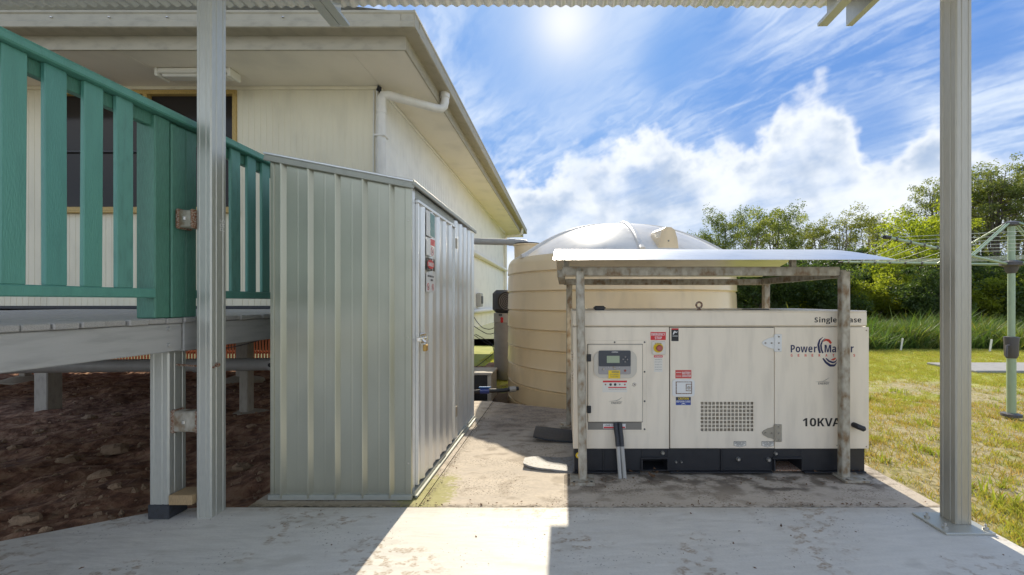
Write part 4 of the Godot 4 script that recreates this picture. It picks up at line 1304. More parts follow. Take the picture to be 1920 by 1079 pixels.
	ring_mark(s4, Vector3(sx + 0.0014, 1.192, -2.560), 0.022, true)
	# hasp on the door, and a padlock hanging from it
	var hy := 0.885
	var hp := part(door, "hasp", Shape.new().slab(Vector3(x1 + 0.019, hy - 0.03, -2.50), Vector3(x1 + 0.026, hy + 0.028, -2.40), 0.002), M.chrome)
	part(hp, "latch_bolt", Shape.new().tube([Vector3(x1 + 0.036, hy, -2.345), Vector3(x1 + 0.036, hy, -2.475)], 0.007, 10), M.chrome)
	part(hp, "latch_bolt", Shape.new().tube([Vector3(x1 + 0.036, hy, -2.385), Vector3(x1 + 0.062, hy - 0.018, -2.385)], 0.006, 8), M.chrome)
	for d in [2.36, 2.41, 2.465]:
		part(hp, "staple", Shape.new().slab(Vector3(x1 + 0.020, hy - 0.014, -d - 0.006), Vector3(x1 + 0.047, hy + 0.014, -d + 0.006), 0.004), M.chrome)
	var pd := thing("padlock", "small brass padlock hanging from the shed door hasp", "padlock", Vector3(x1 + 0.045, hy - 0.08, -2.44))
	part(pd, "lock_body", Shape.new().slab(Vector3(x1 + 0.032, hy - 0.075, -2.458), Vector3(x1 + 0.052, hy - 0.035, -2.420), 0.004), M.brass)
	var arc := []
	for k in 9:
		var a := PI * k / 8.0
		arc.append(Vector3(x1 + 0.042, hy - 0.036 + 0.026 * sin(a) + (0.0 if k > 0 and k < 8 else -0.004), -2.439 + 0.012 * cos(a)))
	part(pd, "shackle", Shape.new().tube(arc, 0.003, 8), M.chrome)

func oval(c: Vector3, a: float, b: float, face: Basis, n := 24) -> Array:
	var out := []
	for k in n:
		out.append(c + face * Vector3(cos(TAU * k / n) * a, sin(TAU * k / n) * b, 0))
	return out

# a red ring with a bar across it, flat on a sign that faces +x
func ring_mark(parent: Node, c: Vector3, r: float, bar: bool) -> void:
	var s := Shape.new()
	var n := 24
	for k in n:
		var a := TAU * k / n
		var b := TAU * (k + 1) / n
		var p := func(q: float, w: float) -> Vector3: return c + Vector3(0, sin(q) * w, -cos(q) * w)
		s.quad(p.call(a, r * 0.78), p.call(a, r), p.call(b, r), p.call(b, r * 0.78))
	if bar:
		s.quad(c + Vector3(0.0003, r * 0.62, r * 0.48), c + Vector3(0.0003, r * 0.48, r * 0.62), c + Vector3(0.0003, -r * 0.62, -r * 0.48), c + Vector3(0.0003, -r * 0.48, -r * 0.62))
	part(parent, "sign_ring", s, M.sign_red)
	var f := Shape.new()
	f.slab(c + Vector3(-0.0002, -r * 0.4, -r * 0.22), c + Vector3(0.0001, r * 0.25, r * 0.22))
	part(parent, "sign_figure", f, M.sign_black)


# ---------------------------------------------------------------- generator
const GD := 2.66               # distance of its front face
# a place on the front face, measured on the photograph (whole pixels there are 3.4 mm here)
func gp(px: float, py: float, out := 0.0) -> Vector3:
	var p := at(px, py, GD)
	p.z += out
	return p

# a plate on the front face between two measured corners
func gplate(x0: float, y0: float, x1: float, y1: float, from: float, to: float, bevel := 0.0) -> Shape:
	var a := gp(x0, y1)
	var b := gp(x1, y0)
	return Shape.new().slab(Vector3(a.x, a.y, -GD + from), Vector3(b.x, b.y, -GD + to), bevel)

func rounded(x0: float, y0: float, x1: float, y1: float, r: float, z: float) -> Array:
	var a := gp(x0, y1)
	var b := gp(x1, y0)
	var out := []
	for k in 4:
		var c := Vector2(b.x - r if k == 0 or k == 3 else a.x + r, b.y - r if k < 2 else a.y + r)
		for j in 7:
			var t := PI / 2 * (k + j / 6.0)
			out.append(Vector3(c.x + cos(t) * r, c.y + sin(t) * r, -GD + z))
	return out

func gtext(parent: Node, words: String, x0: float, y0: float, x1: float, y1: float, out: float, mat: Material, bold := true) -> void:
	lettering(parent, words, gp((x0 + x1) / 2, (y0 + y1) / 2, out), (x1 - x0) * GD / FOCAL, (y1 - y0) * GD / FOCAL, mat, Basis(), bold)

# a tapering stroke through measured points
func stroke(pts: Array, widths: Array, out: float) -> Shape:
	var c := Curve3D.new()
	for i in pts.size():
		var p := gp(pts[i].x, pts[i].y, out)
		var q := gp(pts[mini(i + 1, pts.size() - 1)].x, pts[mini(i + 1, pts.size() - 1)].y, out)
		var o := gp(pts[maxi(i - 1, 0)].x, pts[maxi(i - 1, 0)].y, out)
		c.add_point(p, (o - q) / 6.0, (q - o) / 6.0)
	var s := Shape.new()
	var n := 24
	var len_ := c.get_baked_length()
	var prev := []
	for i in n + 1:
		var t := float(i) / n
		var p := c.sample_baked(t * len_)
		var p2 := c.sample_baked(minf(t * len_ + 0.001, len_))
		var p1 := c.sample_baked(maxf(t * len_ - 0.001, 0))
		var side := (p2 - p1).normalized().cross(Vector3.BACK)
		var k := t * (widths.size() - 1)
		var j := mini(int(k), widths.size() - 2)
		var w := lerpf(widths[j], widths[j + 1], k - j) * GD / FOCAL / 2
		var now := [p - side * w, p + side * w]
		if i > 0:
			s.quad(prev[0], now[0], now[1], prev[1])
		prev = now
	return s

func bolt(parent: Node, called: String, px: float, py: float, r: float, out: float, mat: Material, from := 0.0) -> void:
	var c := gp(px, py)
	part(parent, called, Shape.new().tube([Vector3(c.x, c.y, -GD + from - 0.002), Vector3(c.x, c.y, -GD + from + out * 0.7), Vector3(c.x, c.y, -GD + from + out)], [r, r, r * 0.6], 10), mat)

func make_generator() -> void:
	var g := thing("generator", "cream box generator with a control panel, standing on the old slab", "generator", Vector3(1.0, 0, -3.1))
	var x0 := 0.061
	var x1 := 1.954
	var back := 3.52
	var paint: Material = M.generator_paint
	# skid: front plates round the fork pockets, flanges, ends
	var skid_top := 0.158
	var sk := part(g, "skid", Shape.new().slab(Vector3(x0 + 0.01, 0.012, -back), Vector3(x1 - 0.03, skid_top, -GD - 0.16)), M.skid_black)
	for b in [[1077, 1204], [1252, 1452], [1503, 1623]]:
		part(sk, "skid_plate", gplate(b[0], 842.5, b[1], 884, -0.03, -0.006, 0.002), M.skid_black)
	for b in [[1204, 1252], [1452, 1503]]:
		part(sk, "skid_plate", gplate(b[0] + 0.3, 842.5, b[1] - 0.3, 860, -0.03, -0.007), M.skid_black)
		part(sk, "pocket_lip", gplate(b[0] - 3, 858, b[1] + 3, 861, -0.03, 0.006, 0.001), M.skid_black)
		var tilt := gp(b[0], 882).x
		for e in [[b[0] - 2, b[0] + 1.0], [b[1] - 1.0, b[1] + 2]]:
			part(sk, "pocket_side", gplate(e[0], 861.5, e[1], 883, -0.14, 0.010, 0.001), M.skid_black)
		part(sk, "pocket_floor", gplate(b[0], 882, b[1], 884.5, -0.15, -0.004), M.rust if b[0] > 1400 else M.skid_black)
	part(sk, "skid_flange", gplate(1077, 884.2, 1200, 887, -0.05, 0.012, 0.001), M.skid_black)
	part(sk, "skid_flange", gplate(1255, 884.2, 1448, 887, -0.05, 0.012, 0.001), M.skid_black)
	part(sk, "skid_flange", gplate(1507, 884.2, 1623, 887, -0.05, 0.012, 0.001), M.skid_black)
	for px in [1132.0, 1353.0, 1580.0]:
		part(sk, "skid_rib", gplate(px - 1.2, 843, px + 1.2, 884, -0.006, 0.004, 0.001), M.skid_black)
	for q in [[1243, 850, 0.012], [1385, 862, 0.014], [1442, 863, 0.014], [1455, 851, 0.011], [1268, 867, 0.007], [1278, 867, 0.006]]:
		bolt(sk, "skid_bolt", q[0], q[1], q[2], 0.014, M.bolt_zinc, -0.006)
	var ys := part(g, "round_sticker", Shape.new().tube([gp(1085, 855, -0.006), gp(1085, 855, -0.004)], 0.019, 20), M.sign_yellow)
	part(ys, "sticker_mark", Shape.new().tube([gp(1085, 855, -0.004), gp(1085, 855, -0.0034)], 0.009, 12), M.sign_white)
	# the housing: a body behind, and front panels with open joints between them
	var top_y := 1.042
	var lid_y := gp(0, 613.0).y
	part(g, "body", Shape.new().slab(Vector3(x0 + 0.004, skid_top + 0.002, -back), Vector3(x1 - 0.004, lid_y - 0.002, -GD - 0.042), 0.006), paint)
	part(g, "joint_shadow", Shape.new().slab(Vector3(x0 + 0.006, skid_top + 0.004, -GD - 0.041), Vector3(x1 - 0.006, lid_y - 0.003, -GD - 0.02)), M.generator_seam)
	var lid := part(g, "lid", Shape.new().slab(Vector3(x0 - 0.002, lid_y, -back - 0.004), Vector3(x1 - 0.008, top_y - 0.004, -GD + 0.001), 0.010), paint)
	part(lid, "lid_edge", Shape.new().slab(Vector3(x0 - 0.004, top_y - 0.012, -back - 0.006), Vector3(x1 - 0.012, top_y + 0.001, -GD + 0.004), 0.006), paint)
	# left panel, in four pieces round the control box's recess
	part(g, "left_panel", gplate(1075, 614, 1255, 842, -0.02, 0.0, 0.002), paint)
	# door, in pieces round the vent
	var door := part(g, "door", gplate(1257, 615, 1312.5, 841, -0.02, 0.001), paint)
	part(door, "door_skin", gplate(1312.5, 615, 1414.5, 752.5, -0.02, 0.001), paint)
	part(door, "door_skin", gplate(1312.5, 810.5, 1414.5, 841, -0.02, 0.001), paint)
	part(door, "door_skin", gplate(1414.5, 615, 1451.5, 841, -0.02, 0.001), paint)
	part(g, "right_panel", gplate(1453, 614, 1630, 842, -0.02, 0.0, 0.002), paint)
	for x in [1075.2, 1629.0]:
		part(g, "end_panel", Shape.new().slab(Vector3(gp(x - 0.4, 0).x, skid_top, -back), Vector3(gp(x + 1.0, 0).x, lid_y - 0.002, -GD - 0.022), 0.001), paint)
	# side louvres of the left end, bright slots
	for y in [665.0, 705.0]:
		for k in 4:
			part(g, "end_louvre", Shape.new().slab(Vector3(x0 - 0.012, gp(0, y + k * 5).y - 0.004, -GD - 0.16), Vector3(x0 - 0.001, gp(0, y + k * 5).y + 0.004, -GD - 0.06), 0.003), paint)
	# vent: a grille of bars before the inner panel
	var vent := part(door, "vent_back", gplate(1312.5, 752.5, 1414.5, 810.5, -0.0205, -0.016), M.vent_inner)
	var bars := Shape.new()
	for k in 15:
		var px := 1313.2 + k * 7.18
		var q := gplate(px - 0.85, 752.5, px + 0.85, 810.5, -0.004, 0.0008)
		bars.v.append_array(q.v); bars.n.append_array(q.n); bars.u.append_array(q.u)
	for k in 9:
		var py := 753.2 + k * 7.08
		var q := gplate(1312.5, py - 0.85, 1414.5, py + 0.85, -0.0035, 0.0012)
		bars.v.append_array(q.v); bars.n.append_array(q.n); bars.u.append_array(q.u)
	part(door, "vent_grille", bars, paint)
	# door hinges
	for q in [[627.0, 660.0, "bezel"], [795.5, 828.5, "grey_plastic"]]:
		var y0: float = q[0]
		var y1: float = q[1]
		var ym := (y0 + y1) / 2
		var hm: Material = M.sign_white if y0 < 700 else M.hinge_tan
		var hg := part(door, "hinge", gplate(1452.5, y0, 1465.5, y1, 0.001, 0.008, 0.003), hm)
		var leaf := []
		for p in [[1452, y0 + 5], [1440, y0 + 8], [1431, ym - 4], [1428.5, ym], [1431, ym + 4], [1440, y1 - 8], [1452, y1 - 5]]:
			leaf.append(gp(p[0], p[1], 0.001))
		leaf.reverse()
		part(hg, "hinge_leaf", Shape.new().prism(leaf, Vector3(0, 0, 0.006)), hm)
		var pin0 := gp(1452.5, y0 + 1, 0.007)
		part(hg, "hinge_pin", Shape.new().tube([pin0, Vector3(pin0.x, gp(0, y1 - 1).y, pin0.z)], 0.007, 10), hm)
		for p in [[1459.5, y0 + 4.5], [1459.5, ym], [1459.5, y1 - 4.5], [1446, ym], [1434.5, ym]]:
			bolt(hg, "hinge_screw", p[0], p[1], 0.0055, 0.003, M.galvanised_old, 0.008)
	# door latch
	var latch := part(door, "latch", Shape.new().prism(rounded(1260.5, 711.5, 1302, 743.5, 0.018, 0.001), Vector3(0, 0, 0.007)), M.sign_white)
	part(latch, "latch_gap", gplate(1266.5, 715.5, 1297, 738.8, 0.008, 0.0085), M.rust)
	part(latch, "paddle", gplate(1268, 716.6, 1295.5, 737.2, 0.0085, 0.014, 0.003), M.sign_white)
	part(latch, "lock_plate", gplate(1285.0, 719.5, 1295.2, 733, 0.014, 0.0148), M.rust)
	part(latch, "lock_plate", gplate(1286.2, 720.7, 1294.6, 731.8, 0.0148, 0.0158, 0.0005), M.sign_white)
	bolt(latch, "lock_barrel", 1290.5, 726.5, 0.011, 0.005, M.chrome, 0.0158)
	bolt(latch, "keyhole", 1290.5, 726.5, 0.004, 0.0015, M.sign_black, 0.0207)
	# control box
	var cb := part(g, "control_box", gplate(1098, 638.5, 1212, 809, 0.0, 0.004, 0.002), paint)
	part(cb, "box_recess", gplate(1101.5, 645.3, 1205.0, 792, 0.004, 0.0046), M.generator_seam)
	var bd := part(g, "control_door", gplate(1102.3, 646.2, 1204.0, 790.5, 0.0046, 0.016, 0.003), paint)
	part(cb, "box_ledge", gplate(1102, 791.5, 1203, 806, 0.004, 0.0046), M.print_grey)
	for q in [[1152.5, 642], [1208.5, 642], [1208.5, 697.5], [1208.5, 752.5], [1208.5, 808 - 3]]:
		bolt(cb, "panel_screw", q[0], q[1], 0.0055, 0.003, M.dark_grey_plastic, 0.004)
	for y in [664.0, 760.0]:
		part(bd, "hinge", gplate(1100, y, 1108, y + 13.5, 0.012, 0.026, 0.003), M.black_plastic)
	var bz := part(bd, "display_bezel", Shape.new().prism(rounded(1113, 656.5, 1193, 708.5, 0.055, 0.016), Vector3(0, 0, 0.010)), M.bezel)
	part(bz, "display_panel", Shape.new().prism(rounded(1121.5, 656.8, 1181.5, 701, 0.010, 0.026), Vector3(0, 0, 0.004)), M.grey_plastic)
	part(bz, "display_face", Shape.new().prism(rounded(1121.8, 657.0, 1181.2, 686, 0.008, 0.030), Vector3(0, 0, 0.0025)), M.dark_grey_plastic)
	part(bz, "lcd_screen", gplate(1137, 666.5, 1160.5, 679.5, 0.0325, 0.0332), M.lcd)
	gtext(bz, "CONTROL", 1146, 658.4, 1158, 660.6, 0.0328, M.sign_white)
	for q in [[1171, 668.5], [1167, 673], [1175, 673], [1171, 677.3]]:
		bolt(bz, "button", q[0], q[1], 0.0055, 0.003, M.grey_plastic, 0.0325)
	for q in [[1131, 691, "bezel"], [1152, 690, "bezel"], [1171, 694, "knob_red"], [1140, 687.6, "sign_white"], [1149, 687.4, "button_yellow"], [1160, 687.6, "sign_white"]]:
		bolt(bz, "button", q[0], q[1], 0.007 if q[1] > 689 else 0.003, 0.003, M[q[2]], 0.030)
	var yl := part(g, "warning_sticker", gplate(1140, 693.5, 1161.5, 708.5, 0.0305, 0.0315), M.sign_yellow)
	gtext(yl, "WARNING", 1146, 694.8, 1160, 698.2, 0.032, M.print_grey)
	gtext(yl, "HOT SURFACES", 1143, 700, 1159, 702.5, 0.032, M.print_grey, false)
	gtext(yl, "DO NOT OPEN", 1144, 704, 1158, 706.3, 0.032, M.print_grey, false)
	var rs := part(g, "instruction_sticker", gplate(1129.5, 713, 1175.5, 735, 0.016, 0.0166), M.bezel_light)
	part(rs, "red_band", gplate(1130, 713.2, 1175, 716.6, 0.0166, 0.0171), M.sign_red)
	part(rs, "red_band", gplate(1140, 725.0, 1174, 727.0, 0.0166, 0.0171), M.sign_red)
	for q in [[1144.5, "dark_grey_plastic"], [1153, "dark_grey_plastic"], [1135, "knob_red"], [1161.5, "print_grey"], [1171, "sign_red"]]:
		bolt(rs, "pictogram", q[0], 720.6, 0.0085 if q[1] == "dark_grey_plastic" else 0.005, 0.0004, M[q[1]], 0.0166)
	gtext(rs, "READ THE MANUAL BEFORE USE", 1141, 728.6, 1174, 730.2, 0.0168, M.print_grey, false)
	bolt(bd, "key_lock", 1188.5, 720.5, 0.012, 0.006, M.chrome, 0.016)
	bolt(bd, "keyhole", 1188.5, 720.5, 0.005, 0.002, M.sign_black, 0.0205)
	for q in [[1141, 744, 1167, 760, 0.0168], [1529.5, 708.5, 1556.5, 724, 0.001]]:
		gtext(g, "ENERGY", q[0] + 5, q[1] + 9.0, q[2] - 2, q[1] + 13.0, q[4], M.print_grey)
		part(g, "logo_stroke", stroke([Vector2(q[0], q[1] + 8), Vector2((q[0] + q[2]) / 2, q[1] + 7), Vector2(q[2], q[1] + 8.5)], [0.3, 0.9, 0.3], q[4]), M.print_grey)
		part(g, "logo_stroke", stroke([Vector2(q[0] + 13, q[1] + 7), Vector2(q[0] + 20, q[1] + 4), Vector2(q[2] - 1, q[1])], [0.3, 1.0, 0.2], q[4] + 0.0003), M.print_grey)
	var us := part(g, "cable_sticker", gplate(1131, 795, 1173, 803.5, 0.0047, 0.0055), M.sign_white)
	part(us, "red_band", gplate(1132, 800.2, 1172, 803, 0.0055, 0.006), M.sign_red)
	gtext(us, "LOAD CABLES", 1134, 796, 1160, 799, 0.0057, M.sign_black)
	# emergency stop
	var es := part(g, "emergency_sign", gplate(1220, 623, 1248.5, 638, 0.0, 0.001), M.sign_red)
	gtext(es, "EMERGENCY", 1221.5, 625.0, 1247, 629.8, 0.0012, M.sign_white)
	gtext(es, "STOP", 1228, 631.5, 1241, 636.5, 0.0012, M.sign_white)
	var eb := part(g, "emergency_stop", gplate(1222, 640, 1247.5, 665, 0.0, 0.012, 0.005), M.bezel_light)
	part(eb, "stop_ring", Shape.new().tube([gp(1233.5, 652, 0.011), gp(1233.5, 652, 0.015)], 0.031, 24), M.sign_yellow)
	part(eb, "stop_knob", Shape.new().tube([gp(1234, 652, 0.014), gp(1234, 652, 0.030), gp(1234, 652, 0.042), gp(1234, 652, 0.047)], [0.012, 0.013, 0.021, 0.016], 20), M.knob_red)
	gtext(eb, "STOP", 1227.5, 643.0, 1239.5, 646, 0.0152, M.print_grey)
	var at_ := part(g, "attention_sticker", gplate(1226.5, 666.6, 1242.5, 698, 0.0, 0.0008), M.bezel_light)
	part(at_, "red_band", gplate(1226.5, 666.6, 1242.5, 670.8, 0.0008, 0.0014), M.sign_red)
	gtext(at_, "ATTENTION", 1228, 667.5, 1241, 669.9, 0.0016, M.sign_white)
	for k in 5:
		gtext(at_, ["Switch off the set", "before any work on", "the engine or the", "alternator, lock it", "and keep the key"][k], 1228, 673.5 + k * 4.8, 1241, 675.4 + k * 4.8, 0.001, M.print_grey, false)
	# stickers on the door
	var st := part(g, "hazard_sticker", gplate(1259, 616, 1272.5, 640, 0.001, 0.0018), M.sign_black)
	part(st, "red_band", gplate(1259.3, 616.2, 1272.2, 618.6, 0.0018, 0.0024), M.sign_red)
	part(st, "white_mark", stroke([Vector2(1262, 628), Vector2(1265, 622), Vector2(1268, 624), Vector2(1270.5, 622)], [1, 3, 2, 1], 0.0024), M.sign_white)
	part(st, "white_mark", stroke([Vector2(1261, 630.5), Vector2(1271, 630.5)], [0.8, 0.8], 0.0024), M.sign_white)
	var bi := part(g, "isolator_sticker", gplate(1266.5, 694.3, 1296.5, 709.8, 0.001, 0.0018), M.sign_red_pale)
	gtext(bi, "BATTERY", 1279.5, 697.5, 1295, 701.8, 0.002, M.sign_white)
	gtext(bi, "ISOLATOR", 1279.5, 703, 1295.5, 707, 0.002, M.sign_white)
	for y in [698.8, 705.6]:
		part(bi, "white_mark", gplate(1267.8, y - 0.4, 1277.8, y + 0.4, 0.0018, 0.0023), M.sign_white)
	var cs := part(g, "caution_sticker", gplate(1267.3, 745, 1295.5, 760, 0.001, 0.0018), M.sign_blue)
	part(cs, "dark_band", gplate(1267.3, 745, 1295.5, 750.4, 0.0018, 0.0022), M.dark_grey_plastic)
	gtext(cs, "CAUTION", 1272, 745.8, 1291.5, 749.8, 0.0024, M.sign_yellow)
	gtext(cs, "KEEP DOOR CLOSED", 1268.3, 751.5, 1294.5, 755, 0.002, M.sign_white)
	part(cs, "white_mark", stroke([Vector2(1277, 758.5), Vector2(1281.5, 757), Vector2(1286, 758.5)], [0.6, 1.6, 0.6], 0.0024), M.sign_white)
	for q in [[1376.0, "ENGINE OIL"], [1428.3, "COOLANT"]]:
		var pts := func(i: float, z: float) -> Array:
			var o := []
			for p in [[q[0] + i, 828 + i], [q[0] + 23 - i, 828 + i], [q[0] + 23 - i, 836 - i * 0.3], [q[0] + 11.5, 839 - i], [q[0] + i, 836 - i * 0.3]]:
				o.append(gp(p[0], p[1], z))
			o.reverse()
			return o
		var ol := part(g, "outlet_label", Shape.new().prism(pts.call(0.0, 0.001), Vector3(0, 0, 0.0006)), M.sign_black)
		part(ol, "label_face", Shape.new().prism(pts.call(0.7, 0.0016), Vector3(0, 0, 0.0004)), M.bezel_light)
		gtext(ol, q[1], q[0] + 2, 829.6, q[0] + 21, 832.3, 0.0022, M.sign_black)
		gtext(ol, "OUTLET", q[0] + 5, 833.2, q[0] + 18, 835.9, 0.0022, M.sign_black)
	# lettering of the right-hand panel
	gtext(g, "Single Phase", 1527.5, 594.8, 1615, 608.3, 0.0014, M.sign_black)
	gtext(g, "10KVA", 1505.5, 784.5, 1577, 800, 0.0004, M.sign_black)
	gtext(g, "Power", 1483, 647.3, 1532, 661.2, 0.0004, M.logo_navy)
	gtext(g, "Master", 1546.5, 647, 1601, 661.2, 0.0004, M.logo_navy)
	var letters := "GENERATORS"
	for k in 10:
		gtext(g, letters[k], 1483 + k * 13.05, 664.3, 1486.4 + k * 13.05, 669.2, 0.0004, M.logo_red)
	var o := Vector2(1460, 580)
	var z3 := func(list: Array) -> Array: return list.map(func(p): return o + Vector2(p[0], p[1]) * 0.11125)
	part(g, "logo_stroke", stroke(z3.call([[750, 472], [695, 520], [672, 600], [682, 680], [700, 742]]), [0.6, 3.0, 4.2, 4.2, 3.8], 0.0008), M.logo_navy)
	part(g, "logo_stroke", stroke(z3.call([[790, 490], [738, 540], [715, 605], [722, 680], [748, 742]]), [0.5, 2.4, 3.2, 3.2, 3.2], 0.0010), M.logo_navy)
	part(g, "logo_stroke", stroke(z3.call([[752, 552], [800, 516], [850, 530], [888, 580]]), [0.6, 3.6, 4.8, 3.6], 0.0009), M.logo_red)
	part(g, "logo_stroke", stroke(z3.call([[748, 830], [800, 900], [870, 950], [940, 952], [985, 900]]), [2.6, 4.0, 4.6, 4.0, 0.6], 0.0008), M.logo_navy)
	part(g, "logo_stroke", stroke(z3.call([[800, 830], [850, 878], [915, 900], [960, 888], [985, 845]]), [2.0, 3.2, 3.4, 2.6, 0.5], 0.0010), M.logo_navy)
	part(g, "logo_stroke", stroke(z3.call([[880, 858], [925, 850], [965, 826]]), [0.6, 3.6, 2.2], 0.0009), M.logo_red)
	# knob on the right, fittings on the lid
	part(g, "drain_knob", Shape.new().tube([gp(1601, 797, 0.0), gp(1601, 797, 0.02), gp(1603, 798, 0.035), gp(1611, 801, 0.045), gp(1612.5, 801.5, 0.045)], [0.017, 0.017, 0.017, 0.017, 0.011], 12), M.black_plastic)
	for q in [[1570, 836], [1585, 838], [1625, 838], [1625, 620]]:
		bolt(g, "panel_screw", q[0], q[1], 0.0045, 0.002, M.galvanised_old)
	var cap := part(g, "lid_cap", Shape.new().slab(Vector3(0.205, top_y, -2.78), Vector3(0.268, top_y + 0.030, -2.72), 0.005), M.black_plastic)
	part(cap, "cap_wing", Shape.new().slab(Vector3(0.196, top_y + 0.010, -2.765), Vector3(0.277, top_y + 0.022, -2.735), 0.004), M.black_plastic)
	part(cap, "cap_foot", Shape.new().slab(Vector3(0.21, top_y - 0.002, -2.80), Vector3(0.262, top_y + 0.004, -2.70), 0.001), M.black_plastic)
	var ring := []
	var rc := Vector3(0.886, top_y + 0.036, -2.72)
	for k in 21:
		ring.append(rc + Vector3(sin(TAU * k / 20), -cos(TAU * k / 20), 0) * 0.0185)
	var eye := part(g, "lifting_eye", Shape.new().tube(ring, 0.0062, 8, false), M.rust)
	part(eye, "eye_foot", Shape.new().lathe(Vector3(rc.x, top_y - 0.001, rc.z), [Vector2(0.016, 0), Vector2(0.014, 0.008), Vector2(0.006, 0.014), Vector2(0, 0.014)], 12), M.rust)
	part(g, "exhaust_flange", Shape.new().lathe(Vector3(1.36, top_y - 0.001, -2.95), [Vector2(0.09, 0), Vector2(0.09, 0.008), Vector2(0, 0.008)], 20), M.black_plastic)

	# cables and conduits
	var cd := thing("cable_conduit", "pair of grey conduits with black sleeves rising from the slab to the control box", "conduit", Vector3(0.37, 0, -2.6))
	var feet := [gp(1160.5, 893, 0.06), gp(1169.0, 893, 0.06)]
	var tops := [gp(1157.0, 829, 0.045), gp(1164.5, 829, 0.045)]
	for k in 2:
		feet[k].y = -0.004
		part(cd, "conduit", Shape.new().tube([feet[k], tops[k]], 0.0125, 14), M.pipe_grey)
		part(cd, "flexible_sleeve", Shape.new().tube([tops[k] - Vector3(0, 0.012, 0), tops[k] + Vector3(-0.003, 0.04, -0.006), gp(1154.5 + 8 * k, 806, 0.03), gp(1154 + 8 * k, 793, 0.010)], 0.0145, 14), M.rubber)
	for q in [[0.0, 0.0]]:
		pass

# ---------------------------------------------------------------- canopy over the generator
func make_canopy() -> void:
	var c := thing("generator_canopy", "rusty galvanised frame with a folded sheet metal roof over the generator", "canopy", Vector3(0.95, 0, -3.2))
	var s := 0.052
	var leg_at := [[0.118, 2.565, 0.0], [1.752, 2.60, 0.0], [1.80, 3.70, 0.0], [0.05, 3.70, 0.0]]
	for k in 4:
		var p = leg_at[k]
		var lean := Vector3(-0.018 if k == 0 else 0.0, 1.275, 0)
		var l := part(c, "leg", hollow(Vector3(p[0], 0.012, -p[1]), lean, s), M.galvanised_old)
		var px: float = p[0] + (0.0 if k == 0 else 0.04 if k == 1 else 0.0)
		part(l, "base_plate", Shape.new().slab(Vector3(px - 0.078, -0.005, -p[1] - 0.06), Vector3(px + 0.07, 0.0115, -p[1] + 0.075), 0.002), M.galvanised_old)
		for q in [[-0.055, 0.052], [0.05, 0.052]]:
			part(l, "plate_hole", Shape.new().lathe(Vector3(px + q[0], 0.0115, -p[1] + q[1]), [Vector2(0.008, 0.0), Vector2(0.008, 0.0012), Vector2(0, 0.0012)], 10), M.sign_black)
	part(c, "front_beam", Shape.new().slab(Vector3(-0.01, 1.262, -2.628), Vector3(1.725, 1.318, -2.592), 0.004), M.galvanised_old)
	part(c, "rear_beam", Shape.new().slab(Vector3(0.0, 1.248, -3.73), Vector3(1.83, 1.30, -3.67), 0.004), M.galvanised_old)
	part(c, "side_beam", Shape.new().slab(Vector3(1.745, 1.252, -3.67), Vector3(1.79, 1.302, -2.63), 0.004), M.galvanised_old)
	part(c, "side_beam", Shape.new().slab(Vector3(-0.04, 1.252, -3.67), Vector3(0.01, 1.302, -2.63), 0.004), M.galvanised_old)
	part(c, "ridge_beam", Shape.new().slab(Vector3(0.0, 1.425, -3.24), Vector3(1.80, 1.465, -3.19), 0.004), M.galvanised_old)
	for x in [0.02, 1.77]:
		part(c, "ridge_strut", Shape.new().slab(Vector3(x - 0.02, 1.30, -3.235), Vector3(x + 0.02, 1.424, -3.195), 0.003), M.galvanised_old)
	var roof := Shape.new()
	var line := []
	var n := 18
	for i in n + 1:
		var t := float(i) / n
		var d := lerpf(2.40, 4.03, t)
		var y := 1.343 + 0.150 * (1.0 - pow(absf(t - 0.46) / (0.46 if t < 0.46 else 0.54), 1.35))
		line.append(Vector3(-0.062, y, -d))
	roof.sheet(line, Vector3(1.985, 0, 0), 0.002)
	part(c, "roof_sheet", roof, M.canopy_sheet)

func hollow(foot: Vector3, up: Vector3, s: float) -> Shape:
	var h := s / 2
	var k := 0.006
	var o := []
	for q in [[-h + k, -h], [h - k, -h], [h, -h + k], [h, h - k], [h - k, h], [-h + k, h], [-h, h - k], [-h, -h + k]]:
		o.append(foot + Vector3(q[0], 0, q[1]))
	return Shape.new().prism(o, up)

